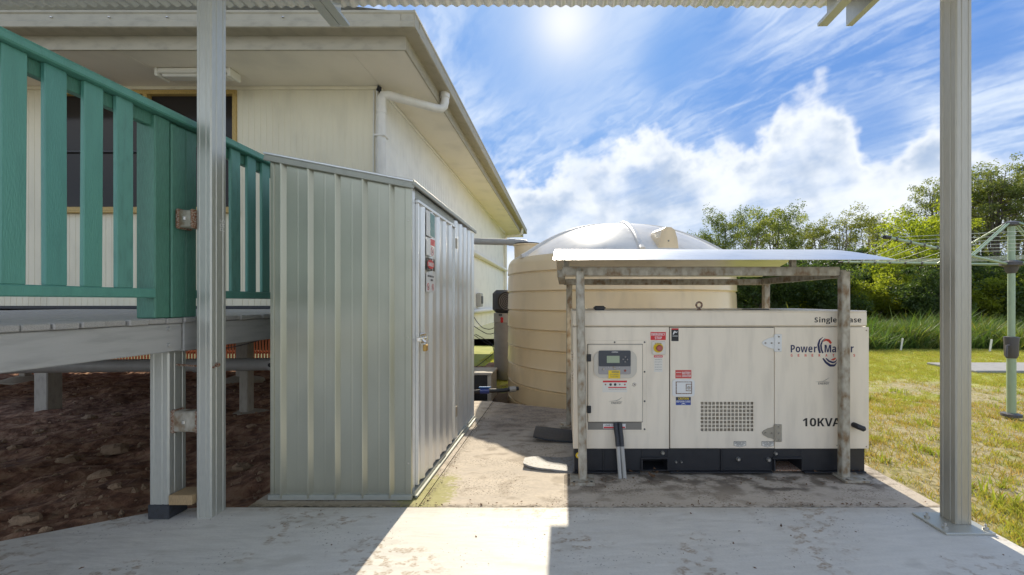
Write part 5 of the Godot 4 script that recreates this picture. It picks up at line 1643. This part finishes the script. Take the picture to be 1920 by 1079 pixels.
# ---------------------------------------------------------------- water tank, its pipe, the heater
func make_tank() -> void:
	var c := Vector3(0.90, -0.47, -6.84)
	var R := 1.797
	var t := thing("water_tank", "large round beige plastic rainwater tank with a domed top behind the generator", "water tank", c)
	# wall with pressed hoops
	var wall_top := 2.20
	var prof := [Vector2(R - 0.03, 0.0), Vector2(R + 0.002, 0.02)]
	var y := 0.13
	for k in 8:
		prof.append_array([Vector2(R, y - 0.03), Vector2(R, y - 0.014), Vector2(R - 0.014, y - 0.009), Vector2(R - 0.016, y), Vector2(R - 0.010, y + 0.008), Vector2(R + 0.010, y + 0.022), Vector2(R + 0.006, y + 0.05)])
		y += 0.262
	prof.append_array([Vector2(R, wall_top - 0.10), Vector2(R - 0.012, wall_top - 0.045), Vector2(R - 0.04, wall_top)])
	var body := Shape.new().lathe(c, prof, 96, 60.0)
	part(t, "tank_wall", body, M.tank_plastic)
	# dome
	var apex := 2.81
	var dome := func(r: float) -> float:
		return wall_top + 0.0 + (apex - wall_top) * (1.0 - pow(r / (R - 0.04), 2.1))
	var dp := []
	for i in 25:
		var r := (R - 0.04) * (1.0 - i / 24.0)
		dp.append(Vector2(r, dome.call(r)))
	part(t, "dome", Shape.new().lathe(c, dp, 96, 60.0), M.tank_sky_sheen)
	# raised ribs running up the dome
	for k in 6:
		var a := deg_to_rad(28.0 + 60.0 * k)
		var dir := Vector3(cos(a), 0, sin(a))
		var side := Vector3(-sin(a), 0, cos(a))
		var s := Shape.new()
		var prev := []
		for i in 21:
			var r := lerpf(0.12, R - 0.02, i / 20.0)
			var h := 0.026 + 0.012 * (i / 20.0)
			var w := 0.05
			var row := []
			for q in [[-w, -0.012], [-w * 0.62, h * 0.75], [-w * 0.3, h], [w * 0.3, h], [w * 0.62, h * 0.75], [w, -0.012]]:
				row.append(c + dir * r + side * q[0] + Vector3.UP * (dome.call(minf(r, R - 0.041)) + q[1]))
			if i > 0:
				for j in 5:
					s.quad_out(prev[j], prev[j + 1], row[j + 1], row[j], c + dir * r)
			prev = row
		for j in [1, 3]:
			pass
		s.quad_out(prev[0], prev[1], prev[4], prev[5], c)
		s.quad_out(prev[1], prev[2], prev[3], prev[4], c)
		part(t, "dome_rib", s, M.tank_sky_sheen)
	part(t, "dome_cap", Shape.new().lathe(c + Vector3.UP * (apex - 0.02), [Vector2(0.22, 0.0), Vector2(0.17, 0.03), Vector2(0.05, 0.042), Vector2(0, 0.042)], 32, 60.0), M.tank_plastic)
	# moulded lifting lug facing the camera
	for a in [deg_to_rad(76.0), deg_to_rad(196.0), deg_to_rad(316.0)]:
		var dir := Vector3(cos(a), 0, sin(a))
		var side := Vector3(-sin(a), 0, cos(a))
		var o := []
		for q in [[-0.15, -0.06], [0.15, -0.06], [0.12, 0.15], [0.087, 0.25], [0.036, 0.282], [-0.036, 0.282], [-0.087, 0.25], [-0.12, 0.15]]:
			o.append(c + dir * (R - 0.10) + side * q[0] + Vector3.UP * (wall_top + 0.02 + q[1]))
		var lug := part(t, "lifting_lug", Shape.new().prism(o, -dir * 0.30), M.tank_plastic)
		part(lug, "lug_hole", Shape.new().tube([c + dir * (R - 0.102) + Vector3.UP * (wall_top + 0.13), c + dir * (R - 0.0985) + Vector3.UP * (wall_top + 0.13)], 0.012, 10), M.print_grey)
	# inlet strainer on the rim
	var ib := Vector3(-0.55, 1.755, -6.47)
	var inl := part(t, "inlet_box", Shape.new().lathe(ib, [Vector2(0.21, -0.26), Vector2(0.215, 0.0), Vector2(0.22, 0.20), Vector2(0.235, 0.205), Vector2(0.235, 0.225), Vector2(0.19, 0.232), Vector2(0, 0.232)], 32), M.tank_plastic)
	part(inl, "inlet_screen", Shape.new().lathe(ib + Vector3.UP * 0.232, [Vector2(0.215, 0.0), Vector2(0.21, 0.012), Vector2(0, 0.018)], 28), M.black_plastic)

	var p := thing("tank_inlet_pipe", "grey rainwater pipe running from the house to the tank inlet", "pipe", Vector3(-0.6, 1.9, -6.4))
	part(p, "pipe_run", Shape.new().tube([Vector3(-1.97, 2.09, -6.80), Vector3(-1.6, 2.075, -6.70), Vector3(-0.68, 2.025, -6.49), Vector3(-0.60, 2.016, -6.475), Vector3(-0.57, 1.985, -6.47), Vector3(-0.568, 1.95, -6.47)], 0.050, 16), M.pipe_grey)
	part(p, "pipe_collar", Shape.new().tube([Vector3(-0.86, 2.035, -6.53), Vector3(-0.76, 2.03, -6.508)], 0.057, 16), M.pipe_grey)

	var hx := Vector3(-1.08, -0.45, -8.5)
	var hw := thing("heat_pump_water_heater", "tall grey heat pump water heater with a black fan unit, half behind the tank", "water heater", hx)
	part(hw, "cylinder", Shape.new().lathe(hx, [Vector2(0.33, 0.0), Vector2(0.34, 0.02), Vector2(0.34, 1.12), Vector2(0.335, 1.13)], 40), M.heater_body)
	var hb := part(hw, "service_cover", Shape.new().lathe(hx + Vector3.UP * 1.13, [Vector2(0.335, 0.0), Vector2(0.345, 0.01), Vector2(0.345, 0.19), Vector2(0, 0.2)], 40), M.pipe_grey)
	for q in [0.065, 0.115]:
		part(hb, "red_sticker", Shape.new().tube([hx + Vector3(-0.135, 1.08 + q + 0.02, 0.318), hx + Vector3(-0.14, 1.08 + q + 0.02, 0.328)], 0.032, 14), M.sign_red)
	part(hb, "name_plate", Shape.new().slab(hx + Vector3(-0.20, 1.27, 0.30), hx + Vector3(-0.08, 1.31, 0.318)), M.dark_grey_plastic)
	var fu := part(hw, "fan_unit", Shape.new().slab(hx + Vector3(-0.33, 1.33, -0.33), hx + Vector3(0.33, 1.78, 0.33), 0.07), M.dark_grey_plastic)
	part(fu, "fan_ring", ring_tube(hx + Vector3(-0.02, 1.555, 0.335), 0.19, 0.016), M.black_plastic)
	for k in 5:
		part(fu, "fan_guard", ring_tube(hx + Vector3(-0.02, 1.555, 0.338), 0.03 + 0.033 * k, 0.004), M.grey_plastic)
	part(fu, "fan_recess", Shape.new().tube([hx + Vector3(-0.02, 1.555, 0.325), hx + Vector3(-0.02, 1.555, 0.332)], 0.185, 28), M.black_plastic)

func ring_tube(c: Vector3, r: float, w: float) -> Shape:
	var pts := []
	for k in 29:
		pts.append(c + Vector3(cos(TAU * k / 28), sin(TAU * k / 28), 0) * r)
	return Shape.new().tube(pts, w, 6, false)

# ---------------------------------------------------------------- smaller things
func make_small_things() -> void:
	# drain pipe slung under the deck
	var dp := thing("drain_pipe", "grey plastic drain pipe running under the deck and house", "pipe", Vector3(-3.4, 0.59, -3.45))
	part(dp, "pipe_run", Shape.new().tube([Vector3(-6.2, 0.535, -3.35), Vector3(-4.4, 0.565, -3.42), Vector3(-2.35, 0.575, -3.5), Vector3(-1.7, 0.578, -3.52)], 0.053, 18), M.pipe_grey)
	for q in [-3.02, -4.55]:
		part(dp, "pipe_socket", Shape.new().tube([Vector3(q - 0.05, 0.567, -3.47), Vector3(q + 0.05, 0.569, -3.475)], 0.059, 18), M.pipe_grey)
		part(dp, "pipe_strap", Shape.new().tube([Vector3(q + 0.1, 0.62, -3.478), Vector3(q + 0.12, 0.86, -3.47)], 0.004, 6), M.galvanised_old)
	var by := part(dp, "inspection_cap", Shape.new().tube([Vector3(-2.43, 0.575, -3.46), Vector3(-2.43, 0.575, -3.44)], 0.040, 18), M.pipe_grey)
	part(by, "cap_hole", Shape.new().tube([Vector3(-2.43, 0.575, -3.4405), Vector3(-2.43, 0.575, -3.4385)], 0.018, 12), M.sign_black)
	# loose wires slung under the bearers
	for q in [["thin black wire sagging under the deck near the steel stump", Vector3(-3.7, 0.70, -4.0), Vector3(-2.2, 0.82, -3.0)], ["thin black wire drooping across the red screen behind the carport post", Vector3(-3.3, 0.9, -5.2), Vector3(-1.9, 0.72, -4.9)]]:
		var pts := []
		for k in 11:
			var t := k / 10.0
			pts.append(q[1].lerp(q[2], t) - Vector3.UP * 0.06 * sin(PI * t))
		single("loose_wire", Shape.new().tube(pts, 0.004, 6), M.black_plastic, q[1], q[0], "wire")

	# rubber mats on the slab
	rng.seed = 12
	for q in [[Vector3(0.07, 0.0, -3.42), 0.62, 0.32, 0.045, "rubber", "black rubber mat with curled ends lying on the slab left of the generator"], [Vector3(-0.05, 0.0, -2.83), 0.44, 0.24, 0.022, "rubber_dusty", "dusty grey rubber mat offcut on the slab in front of the black one"]]:
		var n := 14
		var s := Shape.new()
		var rows := []
		for j in 5:
			var row := []
			for i in n + 1:
				var t := float(i) / n
				var y: float = 0.006 + q[3] * pow(absf(t - 0.55) * 1.8, 2.0) * (0.5 + 0.5 * j / 4.0) + 0.004 * sin(t * 9.0 + j)
				var taper := 1.0 - (0.5 * pow(1.0 - t, 4.0) if q[4] == "rubber_dusty" else 0.0)
				row.append(q[0] + Vector3((t - 0.5) * q[1], y, (j / 4.0 - 0.5) * q[2] * taper + 0.03 * t))
			rows.append(row)
		for j in 4:
			for i in n:
				s.quad(rows[j][i], rows[j + 1][i], rows[j + 1][i + 1], rows[j][i + 1])
				var dn := Vector3(0, -0.012, 0)
				s.quad(rows[j][i + 1] + dn, rows[j + 1][i + 1] + dn, rows[j + 1][i] + dn, rows[j][i] + dn)
		for i in n:
			var dn := Vector3(0, -0.012, 0)
			s.quad(rows[4][i] + dn, rows[4][i + 1] + dn, rows[4][i + 1], rows[4][i])
			s.quad(rows[0][i], rows[0][i + 1], rows[0][i + 1] + dn, rows[0][i] + dn)
		for j in 4:
			var dn := Vector3(0, -0.012, 0)
			s.quad(rows[j][0] + dn, rows[j + 1][0] + dn, rows[j + 1][0], rows[j][0])
		single("rubber_mat", s, M[q[4]], q[0], q[5], "mat")

	# concrete pit box and the blue valve by the tank
	var pit := thing("pit_box", "grey concrete pit box sunk in the dirt beside the tank", "pit", Vector3(-1.350, -0.300, -6.450))
	for x in [-1.59, -1.11]:
		part(pit, "pit_wall", Shape.new().box(Vector3(x, -0.20, -6.45), Vector3(0.06, 0.40, 0.5), 0.008), M.path_concrete)
	part(pit, "pit_wall", Shape.new().slab(Vector3(-1.560, -0.400, -6.700), Vector3(-1.140, 0.000, -6.640), 0.008), M.path_concrete)
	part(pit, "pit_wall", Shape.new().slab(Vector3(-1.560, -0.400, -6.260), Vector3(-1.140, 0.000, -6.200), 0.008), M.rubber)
	part(pit, "pit_lid", Shape.new().slab(Vector3(-1.630, 0.001, -6.710), Vector3(-1.070, 0.040, -6.190), 0.01), M.path_concrete)
	var v := thing("tank_valve", "blue handled water valve on a black pipe low beside the tank", "valve", Vector3(-1.000, -0.150, -5.600))
	part(v, "outlet_pipe", Shape.new().tube([Vector3(-0.620, -0.090, -5.700), Vector3(-0.820, -0.100, -5.620), Vector3(-1.080, -0.100, -5.580), Vector3(-1.300, -0.130, -5.600)], 0.028, 12), M.rubber)
	part(v, "valve_body", Shape.new().tube([Vector3(-1.000, -0.100, -5.590), Vector3(-1.120, -0.100, -5.580)], 0.04, 14), M.sign_blue)
	part(v, "valve_handle", Shape.new().slab(Vector3(-1.140, -0.060, -5.600), Vector3(-0.980, -0.042, -5.560), 0.006), M.valve_blue)
	part(v, "pipe_union", Shape.new().tube([Vector3(-0.660, -0.092, -5.685), Vector3(-0.740, -0.096, -5.650)], 0.04, 12), M.pipe_grey)

	# black cables looping between the wall and the heater
	var lines := [
		[[-2.00, 0.80, -9.15], [-1.75, 0.52, -9.05], [-1.45, 0.56, -8.95], [-1.25, 0.90, -8.70]],
		[[-2.00, 0.62, -8.95], [-1.60, 0.40, -8.85], [-1.40, 0.48, -8.75], [-1.00, 0.52, -8.21]],
		[[-2.00, 0.45, -8.85], [-1.55, 0.20, -8.65], [-1.32, 0.14, -8.60], [-1.00, 0.18, -8.21]],
		[[-1.90, 0.40, -8.95], [-1.50, 0.20, -8.75], [-1.45, 0.06, -8.65], [-1.30, 0.02, -8.65]],
		[[-1.95, -0.35, -9.05], [-1.50, 0.00, -8.85], [-1.30, 0.26, -8.75], [-1.30, 0.45, -8.65]],
	]
	var names := ["black cable hanging in a loop from the wall to the heater's fan unit", "black cable strung level across the middle of the grey heater", "lower black cable strung across the grey heater", "black cable slanting down to the right beside the heater", "black cable slanting up to the right beside the heater"]
	for i in 5:
		var cv := Curve3D.new()
		for p in lines[i]:
			cv.add_point(Vector3(p[0], p[1], p[2]))
		for k in range(1, 3):
			var dd := (cv.get_point_position(k + 1) - cv.get_point_position(k - 1)) / 5.0
			cv.set_point_in(k, -dd)
			cv.set_point_out(k, dd)
		var pts := []
		for k in 17:
			pts.append(cv.sample_baked(cv.get_baked_length() * k / 16.0))
		single("hanging_cable", Shape.new().tube(pts, 0.008, 6), M.black_plastic, pts[0], names[i], "cable")

	# stones in the soil under the deck
	rng.seed = 33
	var ns := noise(1.0, 5, FastNoiseLite.TYPE_SIMPLEX, 61)
	var stones := [[0.02, 0.0, "x"]]
	var list := [
		["pale rounded stone in the dirt, largest of those left of the stump", 125, 872, 0.060], ["flat pale slab of broken concrete in the dirt under the deck", 215, 852, 0.088],
		["small tan stone behind the pale rounded one", 72, 816, 0.044], ["tan stone near the deck's timber stump footing", 26, 853, 0.039], ["round tan stone standing out in the middle of the dirt", 170, 812, 0.036],
		["grey brown stone lying in shadow further under the house", 218, 780, 0.039], ["low brown stone close to the slab's edge at the left", 50, 980, 0.052], ["brown lump of rock in front of the steel stump", 215, 930, 0.031],
		["brown rock lying behind the carport post", 455, 880, 0.062], ["small brown rock behind the shed's left edge", 470, 815, 0.036], ["long brown rock low in the dirt midway to the stump", 190, 893, 0.057], ["flat stone at the foot of the far footing", 165, 788, 0.052]]
	for q in list:
		var d := 0.0
		var p := Vector3()
		for k in 40:
			d = 1.9 + k * 0.12
			p = at(q[1], q[2], d)
			if p.y <= soil_height(p.x, p.z, ns):
				break
		single("stone", rock(q[3], rng.randi()), M.stone, Vector3.ZERO, q[0], "stone", "stones in the dirt under the deck").position = Vector3(p.x, soil_height(p.x, p.z, ns) + 0.004, p.z)
	# the small rubble between them
	var mm := MultiMesh.new()
	mm.transform_format = MultiMesh.TRANSFORM_3D
	mm.mesh = rock(1.0, 5).mesh(M.stone)
	mm.instance_count = 2000
	for i in 2000:
		var d := 1.9 + 5.0 * pow(rng.randf(), 1.5)
		var x := -1.75 - rng.randf() * (0.9 * d)
		var s := 0.004 + 0.018 * pow(rng.randf(), 4.0)
		if d < 2.2 and x > -2.5:
			s *= 0.4
		mm.set_instance_transform(i, Transform3D(Basis.from_euler(Vector3(rng.randf() * 6, rng.randf() * 6, rng.randf() * 6)).scaled(Vector3(s, s, s)), Vector3(x, soil_height(x, -d, ns), -d)))
	var o := MultiMeshInstance3D.new()
	o.name = "rubble"
	o.multimesh = mm
	o.set_meta("kind", "stuff")
	o.set_meta("label", "small stones and clods in the bare dirt under the deck")
	add_child(o, true)

	# leaves against the skid
	rng.seed = 5
	var leaves := [["curled brown leaf between the conduits and the first fork pocket", 1188, 888], ["large curled brown leaf in front of the first fork pocket", 1230, 889], ["pale brown leaf just before the first fork pocket", 1222, 896], ["brown leaf right of the first fork pocket", 1268, 887], ["brown chip of bark right of the second fork pocket", 1532, 888], ["brown leaf behind the right canopy leg's foot", 1606, 888], ["single dark leaf on the new slab before the generator", 1465, 990]]
	for q in leaves:
		var d: float = FOCAL * EYE / (q[2] - PY)
		var p := at(q[1], q[2], d)
		var s := Shape.new()
		var turn := Basis(Vector3.UP, rng.randf() * TAU)
		var k := rng.randf_range(0.020, 0.032) * (0.4 if q[2] > 950 else 1.0)
		for i in 4:
			for w in [-1.0, 1.0]:
				var a0 := float(i) / 4.0
				var a1 := float(i + 1) / 4.0
				var f := func(a: float, e: float) -> Vector3: return turn * Vector3((a - 0.5) * 2.0 * k, 0.004 + 0.5 * k * pow(absf(a - 0.5) * 2.0, 2.0) + absf(e) * 0.4 * k, e * k * 0.5 * sin(PI * clampf(a, 0.02, 0.98)))
				s.quad(f.call(a0, 0.0), f.call(a1, 0.0), f.call(a1, w), f.call(a0, w))
		single("dead_leaf", s, M.litter, Vector3.ZERO, q[0], "leaf", "dead leaves on the slab").position = Vector3(p.x, 0.0, p.z)

	# marker stakes at the lawn's edge
	for q in [["thin pale stake at the lawn's edge left of the carport post", 1691, 10.7], ["thin pale stake at the lawn's edge right of the carport post", 1858, 10.4]]:
		var x: float = (q[1] - PX) * q[2] / FOCAL
		single("marker_stake", Shape.new().box(Vector3(x, -0.02, -q[2]), Vector3(0.035, 0.36, 0.03), 0.004, Basis(Vector3.BACK, -0.16)), M.pipe_white, Vector3(x, -0.2, -q[2]), q[0], "stake")

# ---------------------------------------------------------------- rotary clothes hoist
func make_hoist() -> void:
	var c := Vector3(4.76, -0.12, -4.42)
	var h := thing("clothes_hoist", "pale green rotary clothes hoist standing on the lawn", "clothes hoist", c)
	var hub := 1.50
	var cap := 1.93
	part(h, "pole", Shape.new().tube([c - Vector3(0, 0.1, 0), Vector3(c.x, 0.52, c.z)], 0.038, 18), M.hoist_green)
	part(h, "pole", Shape.new().tube([Vector3(c.x, 0.5, c.z), Vector3(c.x, cap, c.z)], 0.030, 18), M.hoist_green)
	part(h, "foot_collar", Shape.new().lathe(c + Vector3.UP * 0.0, [Vector2(0.085, 0), Vector2(0.085, 0.03), Vector2(0.04, 0.04)], 16), M.hoist_bracket)
	var wb := part(h, "winder", Shape.new().lathe(Vector3(c.x, 0.50, c.z), [Vector2(0.042, 0.0), Vector2(0.056, 0.03), Vector2(0.058, 0.17), Vector2(0.062, 0.20), Vector2(0.062, 0.225), Vector2(0.034, 0.23)], 18), M.hoist_bracket)
	part(wb, "winder_handle", Shape.new().tube([Vector3(c.x - 0.05, 0.64, c.z + 0.03), Vector3(c.x - 0.10, 0.64, c.z + 0.05), Vector3(c.x - 0.105, 0.52, c.z + 0.05)], 0.010, 8), M.hoist_bracket)
	part(h, "hub", Shape.new().lathe(Vector3(c.x, hub - 0.10, c.z), [Vector2(0.033, 0), Vector2(0.045, 0.02), Vector2(0.060, 0.07), Vector2(0.095, 0.085), Vector2(0.095, 0.12), Vector2(0.05, 0.135), Vector2(0.03, 0.14)], 20), M.hoist_bracket)
	part(h, "top_cap", Shape.new().lathe(Vector3(c.x, cap - 0.03, c.z), [Vector2(0.034, 0), Vector2(0.07, 0.01), Vector2(0.07, 0.04), Vector2(0.03, 0.055), Vector2(0, 0.055)], 18), M.hoist_bracket)
	var tips := []
	for k in 4:
		var a := deg_to_rad(198.7 - 90.0 * k)
		var dir := Vector3(cos(a), 0, -sin(a))
		var p0 := Vector3(c.x, hub, c.z) + dir * 0.07
		var p1 := Vector3(c.x, hub + 0.19, c.z) + dir * 1.88
		tips.append([p0, p1])
		var arm := part(h, "arm", Shape.new().tube([p0, p1], 0.0135, 12), M.hoist_green)
		part(arm, "arm_tip", Shape.new().tube([p1 - dir * 0.02, p1 + dir * 0.05], 0.018, 10), M.black_plastic)
		for e in [-0.012, 0.012]:
			var sd: Vector3 = Vector3(-dir.z, 0, dir.x) * float(e)
			part(h, "strut", Shape.new().tube([Vector3(c.x, cap, c.z) + dir * 0.06 + sd, p0.lerp(p1, 0.33) + sd], 0.0075, 8), M.hoist_green)
		for j in 6:
			part(arm, "line_clip", Shape.new().tube([p0.lerp(p1, 0.42 + j * 0.105) - dir * 0.012, p0.lerp(p1, 0.42 + j * 0.105) + dir * 0.008], 0.018, 8), M.hoist_bracket)
	for j in 6:
		for k in 4:
			var t := 0.42 + j * 0.105
			var a: Vector3 = tips[k][0].lerp(tips[k][1], t) + Vector3.UP * 0.014
			var b: Vector3 = tips[(k + 1) % 4][0].lerp(tips[(k + 1) % 4][1], t) + Vector3.UP * 0.018
			part(h, "clothes_line", Shape.new().tube([a, a.lerp(b, 0.5) - Vector3.UP * 0.012, b], 0.0022, 4), M.line_wire)

# an uneven stone of about the given radius
func rock(r: float, s: int) -> Shape:
	var n := noise(0.9, 3, FastNoiseLite.TYPE_SIMPLEX, s % 10000)
	var sh := Shape.new()
	var p := func(i: int, j: int) -> Vector3:
		var a := TAU * (i % 12) / 12.0
		var b := PI * j / 7.0 - PI / 2
		var d := Vector3(cos(a) * cos(b), sin(b), sin(a) * cos(b))
		var k := 1.0 + 0.55 * n.get_noise_3d(d.x, d.y, d.z)
		return Vector3(d.x * 1.15, d.y * 0.55, d.z * 0.9) * r * k
	for i in 12:
		for j in 7:
			sh.quad_out(p.call(i, j), p.call(i + 1, j), p.call(i + 1, j + 1), p.call(i, j + 1), Vector3.ZERO)
	return sh


# ---------------------------------------------------------------- trees
# One tree: a trunk with stems and limbs, and a crown of single leaves gathered in sprays at their ends.
func make_tree(s: int, high: float, spread: float, stems: int, sprays: int, leaves: int, leaf: float, spray_r: float, low: float, dark: Color, light: Color, bark: Material, leaf_mat: Material) -> Node3D:
	rng.seed = s
	var o := Node3D.new()
	var wood := Shape.new()
	var crown := Shape.new()
	crown.colored = true
	var ends := []
	for k in stems:
		var a := TAU * k / stems + rng.randf()
		var pts := []
		var rad := []
		var lean := Vector3(cos(a), 0, sin(a)) * (rng.randf_range(0.05, 0.32) * spread if stems > 1 else 0.1)
		var hh := high * rng.randf_range(0.78, 0.97)
		var r0 := high * 0.017 * (1.0 if stems < 3 else 0.75)
		for i in 9:
			var t := i / 8.0
			pts.append(Vector3(rng.randfn(0, 0.05), hh * t, rng.randfn(0, 0.05)) + lean * t * (0.4 + 0.6 * t))
			rad.append(r0 * (1.0 - 0.88 * t))
		wood.tube(pts, rad, 7, false)
		var mine := maxi(1, sprays / stems)
		for i in mine:
			var t := lerpf(low, 1.0, pow((i + rng.randf()) / mine, 0.7))
			var j := mini(int(t * 8.0), 7)
			var from: Vector3 = pts[j].lerp(pts[j + 1], t * 8.0 - j)
			var wide := spread * pow(sin(PI * clampf(0.14 + 0.66 * (t - low) / (1.0 - low), 0.0, 1.0)), 0.7)
			var b := rng.randf() * TAU
			var reach := wide * sqrt(rng.randf_range(0.05, 1.0))
			var to := from + Vector3(cos(b) * reach, reach * rng.randf_range(0.15, 0.6) + 0.1, sin(b) * reach)
			to.y = minf(to.y, high * 1.0)
			var mid := from.lerp(to, 0.5) + Vector3(0, -0.06 * reach, 0)
			var r1: float = rad[j] * 0.42
			wood.tube([from, mid, to], [r1, r1 * 0.6, r1 * 0.2], 5, false)
			ends.append(to)
			if rng.randf() < 0.5:
				ends.append(mid + Vector3(rng.randfn(0, 0.2), rng.randf_range(0.0, 0.3), rng.randfn(0, 0.2)))
	for e in ends:
		var sr := spray_r * rng.randf_range(0.6, 1.25)
		var shade := rng.randf()
		for i in leaves:
			var d := Vector3(rng.randfn(0, 1), rng.randfn(0, 1) * 0.7, rng.randfn(0, 1))
			d = d.normalized() * sr * pow(rng.randf(), 0.36)
			var p: Vector3 = e + d
			var up := Vector3(rng.randfn(0, 0.6), rng.randfn(0, 0.6) - 0.25, rng.randfn(0, 0.6)) + d / sr * 0.5
			up = up.normalized()
			var side := up.cross(Vector3(rng.randfn(0, 1), rng.randfn(0, 1), rng.randfn(0, 1))).normalized()
			var l := leaf * rng.randf_range(0.65, 1.3)
			crown.tint = dark.lerp(light, clampf(0.55 * shade + 0.5 * rng.randf(), 0, 1))
			crown.quad(p - up * l, p + side * l * 0.36, p + up * l, p - side * l * 0.36)
	part(o, "trunk", wood, bark)
	var c := part(o, "crown", crown, leaf_mat)
	c.set_meta("kind", "stuff")
	return o

func plant_tree(proto: Node3D, first: bool, called: String, label: String, category: String, group: String, x: float, d: float, scale_: float, wide: float, turn: float) -> void:
	var t: Node3D = proto if first else proto.duplicate()
	t.name = numbered(self, called)
	add_child(t, true)
	t.transform = Transform3D(Basis(Vector3.UP, turn).scaled(Vector3(wide, scale_, wide)), Vector3(x, -0.25 + 0.004 * maxf(d - 15.0, 0.0), -d))
	tag(t, label, category, group)

func make_trees() -> void:
	var kinds := {
		"dense": make_tree(201, 8.0, 2.0, 4, 56, 110, 0.075, 0.50, 0.24, Color(0.075, 0.115, 0.040), Color(0.225, 0.270, 0.090), M.bark, M.leaf_dark),
		"pale": make_tree(202, 8.0, 2.1, 4, 54, 125, 0.075, 0.42, 0.32, Color(0.180, 0.225, 0.053), Color(0.360, 0.390, 0.112), M.bark_pale, M.leaf_dark),
		"open": make_tree(203, 8.5, 2.1, 6, 70, 74, 0.068, 0.34, 0.48, Color(0.135, 0.173, 0.045), Color(0.330, 0.345, 0.098), M.bark_pale, M.leaf_dark),
		"bright": make_tree(204, 6.5, 2.0, 5, 60, 90, 0.085, 0.42, 0.18, Color(0.20, 0.28, 0.03), Color(0.42, 0.46, 0.065), M.bark, M.leaf_bright),
		"tall": make_tree(205, 9.5, 2.1, 7, 84, 62, 0.070, 0.33, 0.50, Color(0.11, 0.155, 0.045), Color(0.30, 0.33, 0.105), M.bark, M.leaf_dark),
	}
	var first := {}
	# kind, x in the photo, y of its top, distance, width, label
	var list := [
		["dense", 1318, 428, 31.0, 0.9, "small dark tree just right of the tank dome"],
		["dense", 1358, 384, 30.0, 0.95, "dark dense tree, first tall one right of the tank dome"],
		["pale", 1412, 392, 27.5, 0.85, "pale olive tree in front of two darker ones right of the tank"],
		["dense", 1452, 376, 30.0, 1.1, "tall rounded olive tree above the middle of the canopy roof"],
		["pale", 1496, 398, 33.0, 0.9, "olive tree behind the tall rounded one"],
		["open", 1535, 402, 29.0, 0.8, "thin open tree left of the yellowish pair above the canopy"],
		["open", 1580, 382, 27.0, 1.0, "sparse yellowish tree with a flat top above the canopy's right end"],
		["open", 1632, 386, 28.5, 1.0, "sparse spreading tree showing much sky, right of the yellowish one"],
		["dense", 1672, 424, 32.0, 0.8, "darker distant tree in the dip of the treeline"],
		["bright", 1722, 384, 19.5, 1.05, "bright yellow green tree left of the right carport post"],
		["bright", 1672, 452, 18.2, 0.75, "low yellow green tree behind the clothes hoist's long arm"],
		["tall", 1752, 338, 23.5, 0.9, "tall tree rising behind the bright yellow green one"],
		["tall", 1815, 318, 24.0, 0.95, "tall slim tree half hidden by the right carport post"],
		["tall", 1868, 304, 22.5, 1.0, "tall tree just left of the clothes hoist pole"],
		["open", 1905, 308, 23.0, 1.0, "tall bare stemmed tree behind the clothes hoist pole"],
		["tall", 1962, 300, 22.0, 1.05, "tall tree at the photo's right edge"],
		["dense", 2045, 330, 24.0, 1.1, "dark tree just past the right edge of view"],
		["tall", 1843, 335, 28.0, 0.9, "tree in the second row between the post and the hoist"],
		["dense", 1795, 400, 31.0, 1.1, "dark tree in the back row behind the right carport post"],
	]
	var heights := {"dense": 8.2, "pale": 8.2, "open": 8.7, "bright": 6.6, "tall": 9.7}
	var i := 0
	for q in list:
		var d: float = q[3]
		var top: float = EYE + (PY - q[2]) * d / FOCAL
		var k: float = (top + 0.25) / heights[q[0]]
		plant_tree(kinds[q[0]], not first.has(q[0]), {"dense": "dark_tree", "pale": "olive_tree", "open": "sparse_tree", "bright": "yellow_green_tree", "tall": "tall_tree"}[q[0]], q[5], "tree", "trees beyond the lawn", (q[1] - PX) * d / FOCAL, d, k, q[4] * lerpf(1.0, k, 0.5), 1.3 * i)
		first[q[0]] = true
		i += 1
	# leafy bushes below them, closing the view under the crowns
	var bush := make_tree(206, 3.2, 1.25, 4, 40, 170, 0.07, 0.40, 0.08, Color(0.045, 0.085, 0.030), Color(0.145, 0.205, 0.062), M.bark, M.leaf_dark)
	var lit := make_tree(207, 3.2, 1.3, 4, 36, 160, 0.075, 0.40, 0.08, Color(0.165, 0.225, 0.033), Color(0.450, 0.480, 0.068), M.bark, M.leaf_bright)
	rng.seed = 300
	var where := ["right of the tank wall", "under the canopy roof's middle", "left of the canopy's rear leg", "right of the canopy's rear leg", "left of the right canopy leg", "behind the right canopy leg", "right of the right canopy leg", "above the generator's right end", "left of the right carport post", "behind the right carport post", "right of the right carport post", "left of the hoist pole", "behind the hoist pole", "right of the hoist pole", "at the photo's right edge", "just past the right edge of view"]
	for row in 2:
		for n in 16:
			var px := 1330.0 + n * 46.0 + 20.0 * row
			var d := (17.0 if row == 0 else 22.0) + rng.randf_range(-1.2, 1.2)
			var bright := row == 0 and n in [4, 6, 7, 8, 11]
			var k := (0.85 if row == 0 else 1.12) * rng.randf_range(0.85, 1.15) * (0.85 if bright else 1.0)
			plant_tree(lit if bright else bush, not first.has("lit" if bright else "bush"), "leafy_bush", "%s bush in the %s row %s" % ["yellow green" if bright else "dark green", "front" if row == 0 else "back", where[n]], "bush", "bushes below the trees", (px - PX) * d / FOCAL, d, k, k * 1.15, rng.randf() * 6.0)
			first["lit" if bright else "bush"] = true


func _ready() -> void:
	make_camera_and_light()
	make_materials()
	make_ground()
	make_house()
	make_deck()
	make_carport()
	make_shed()
	make_canopy()
	make_generator()
	make_tank()
	make_small_things()
	make_hoist()
	make_trees()
	make_grass()
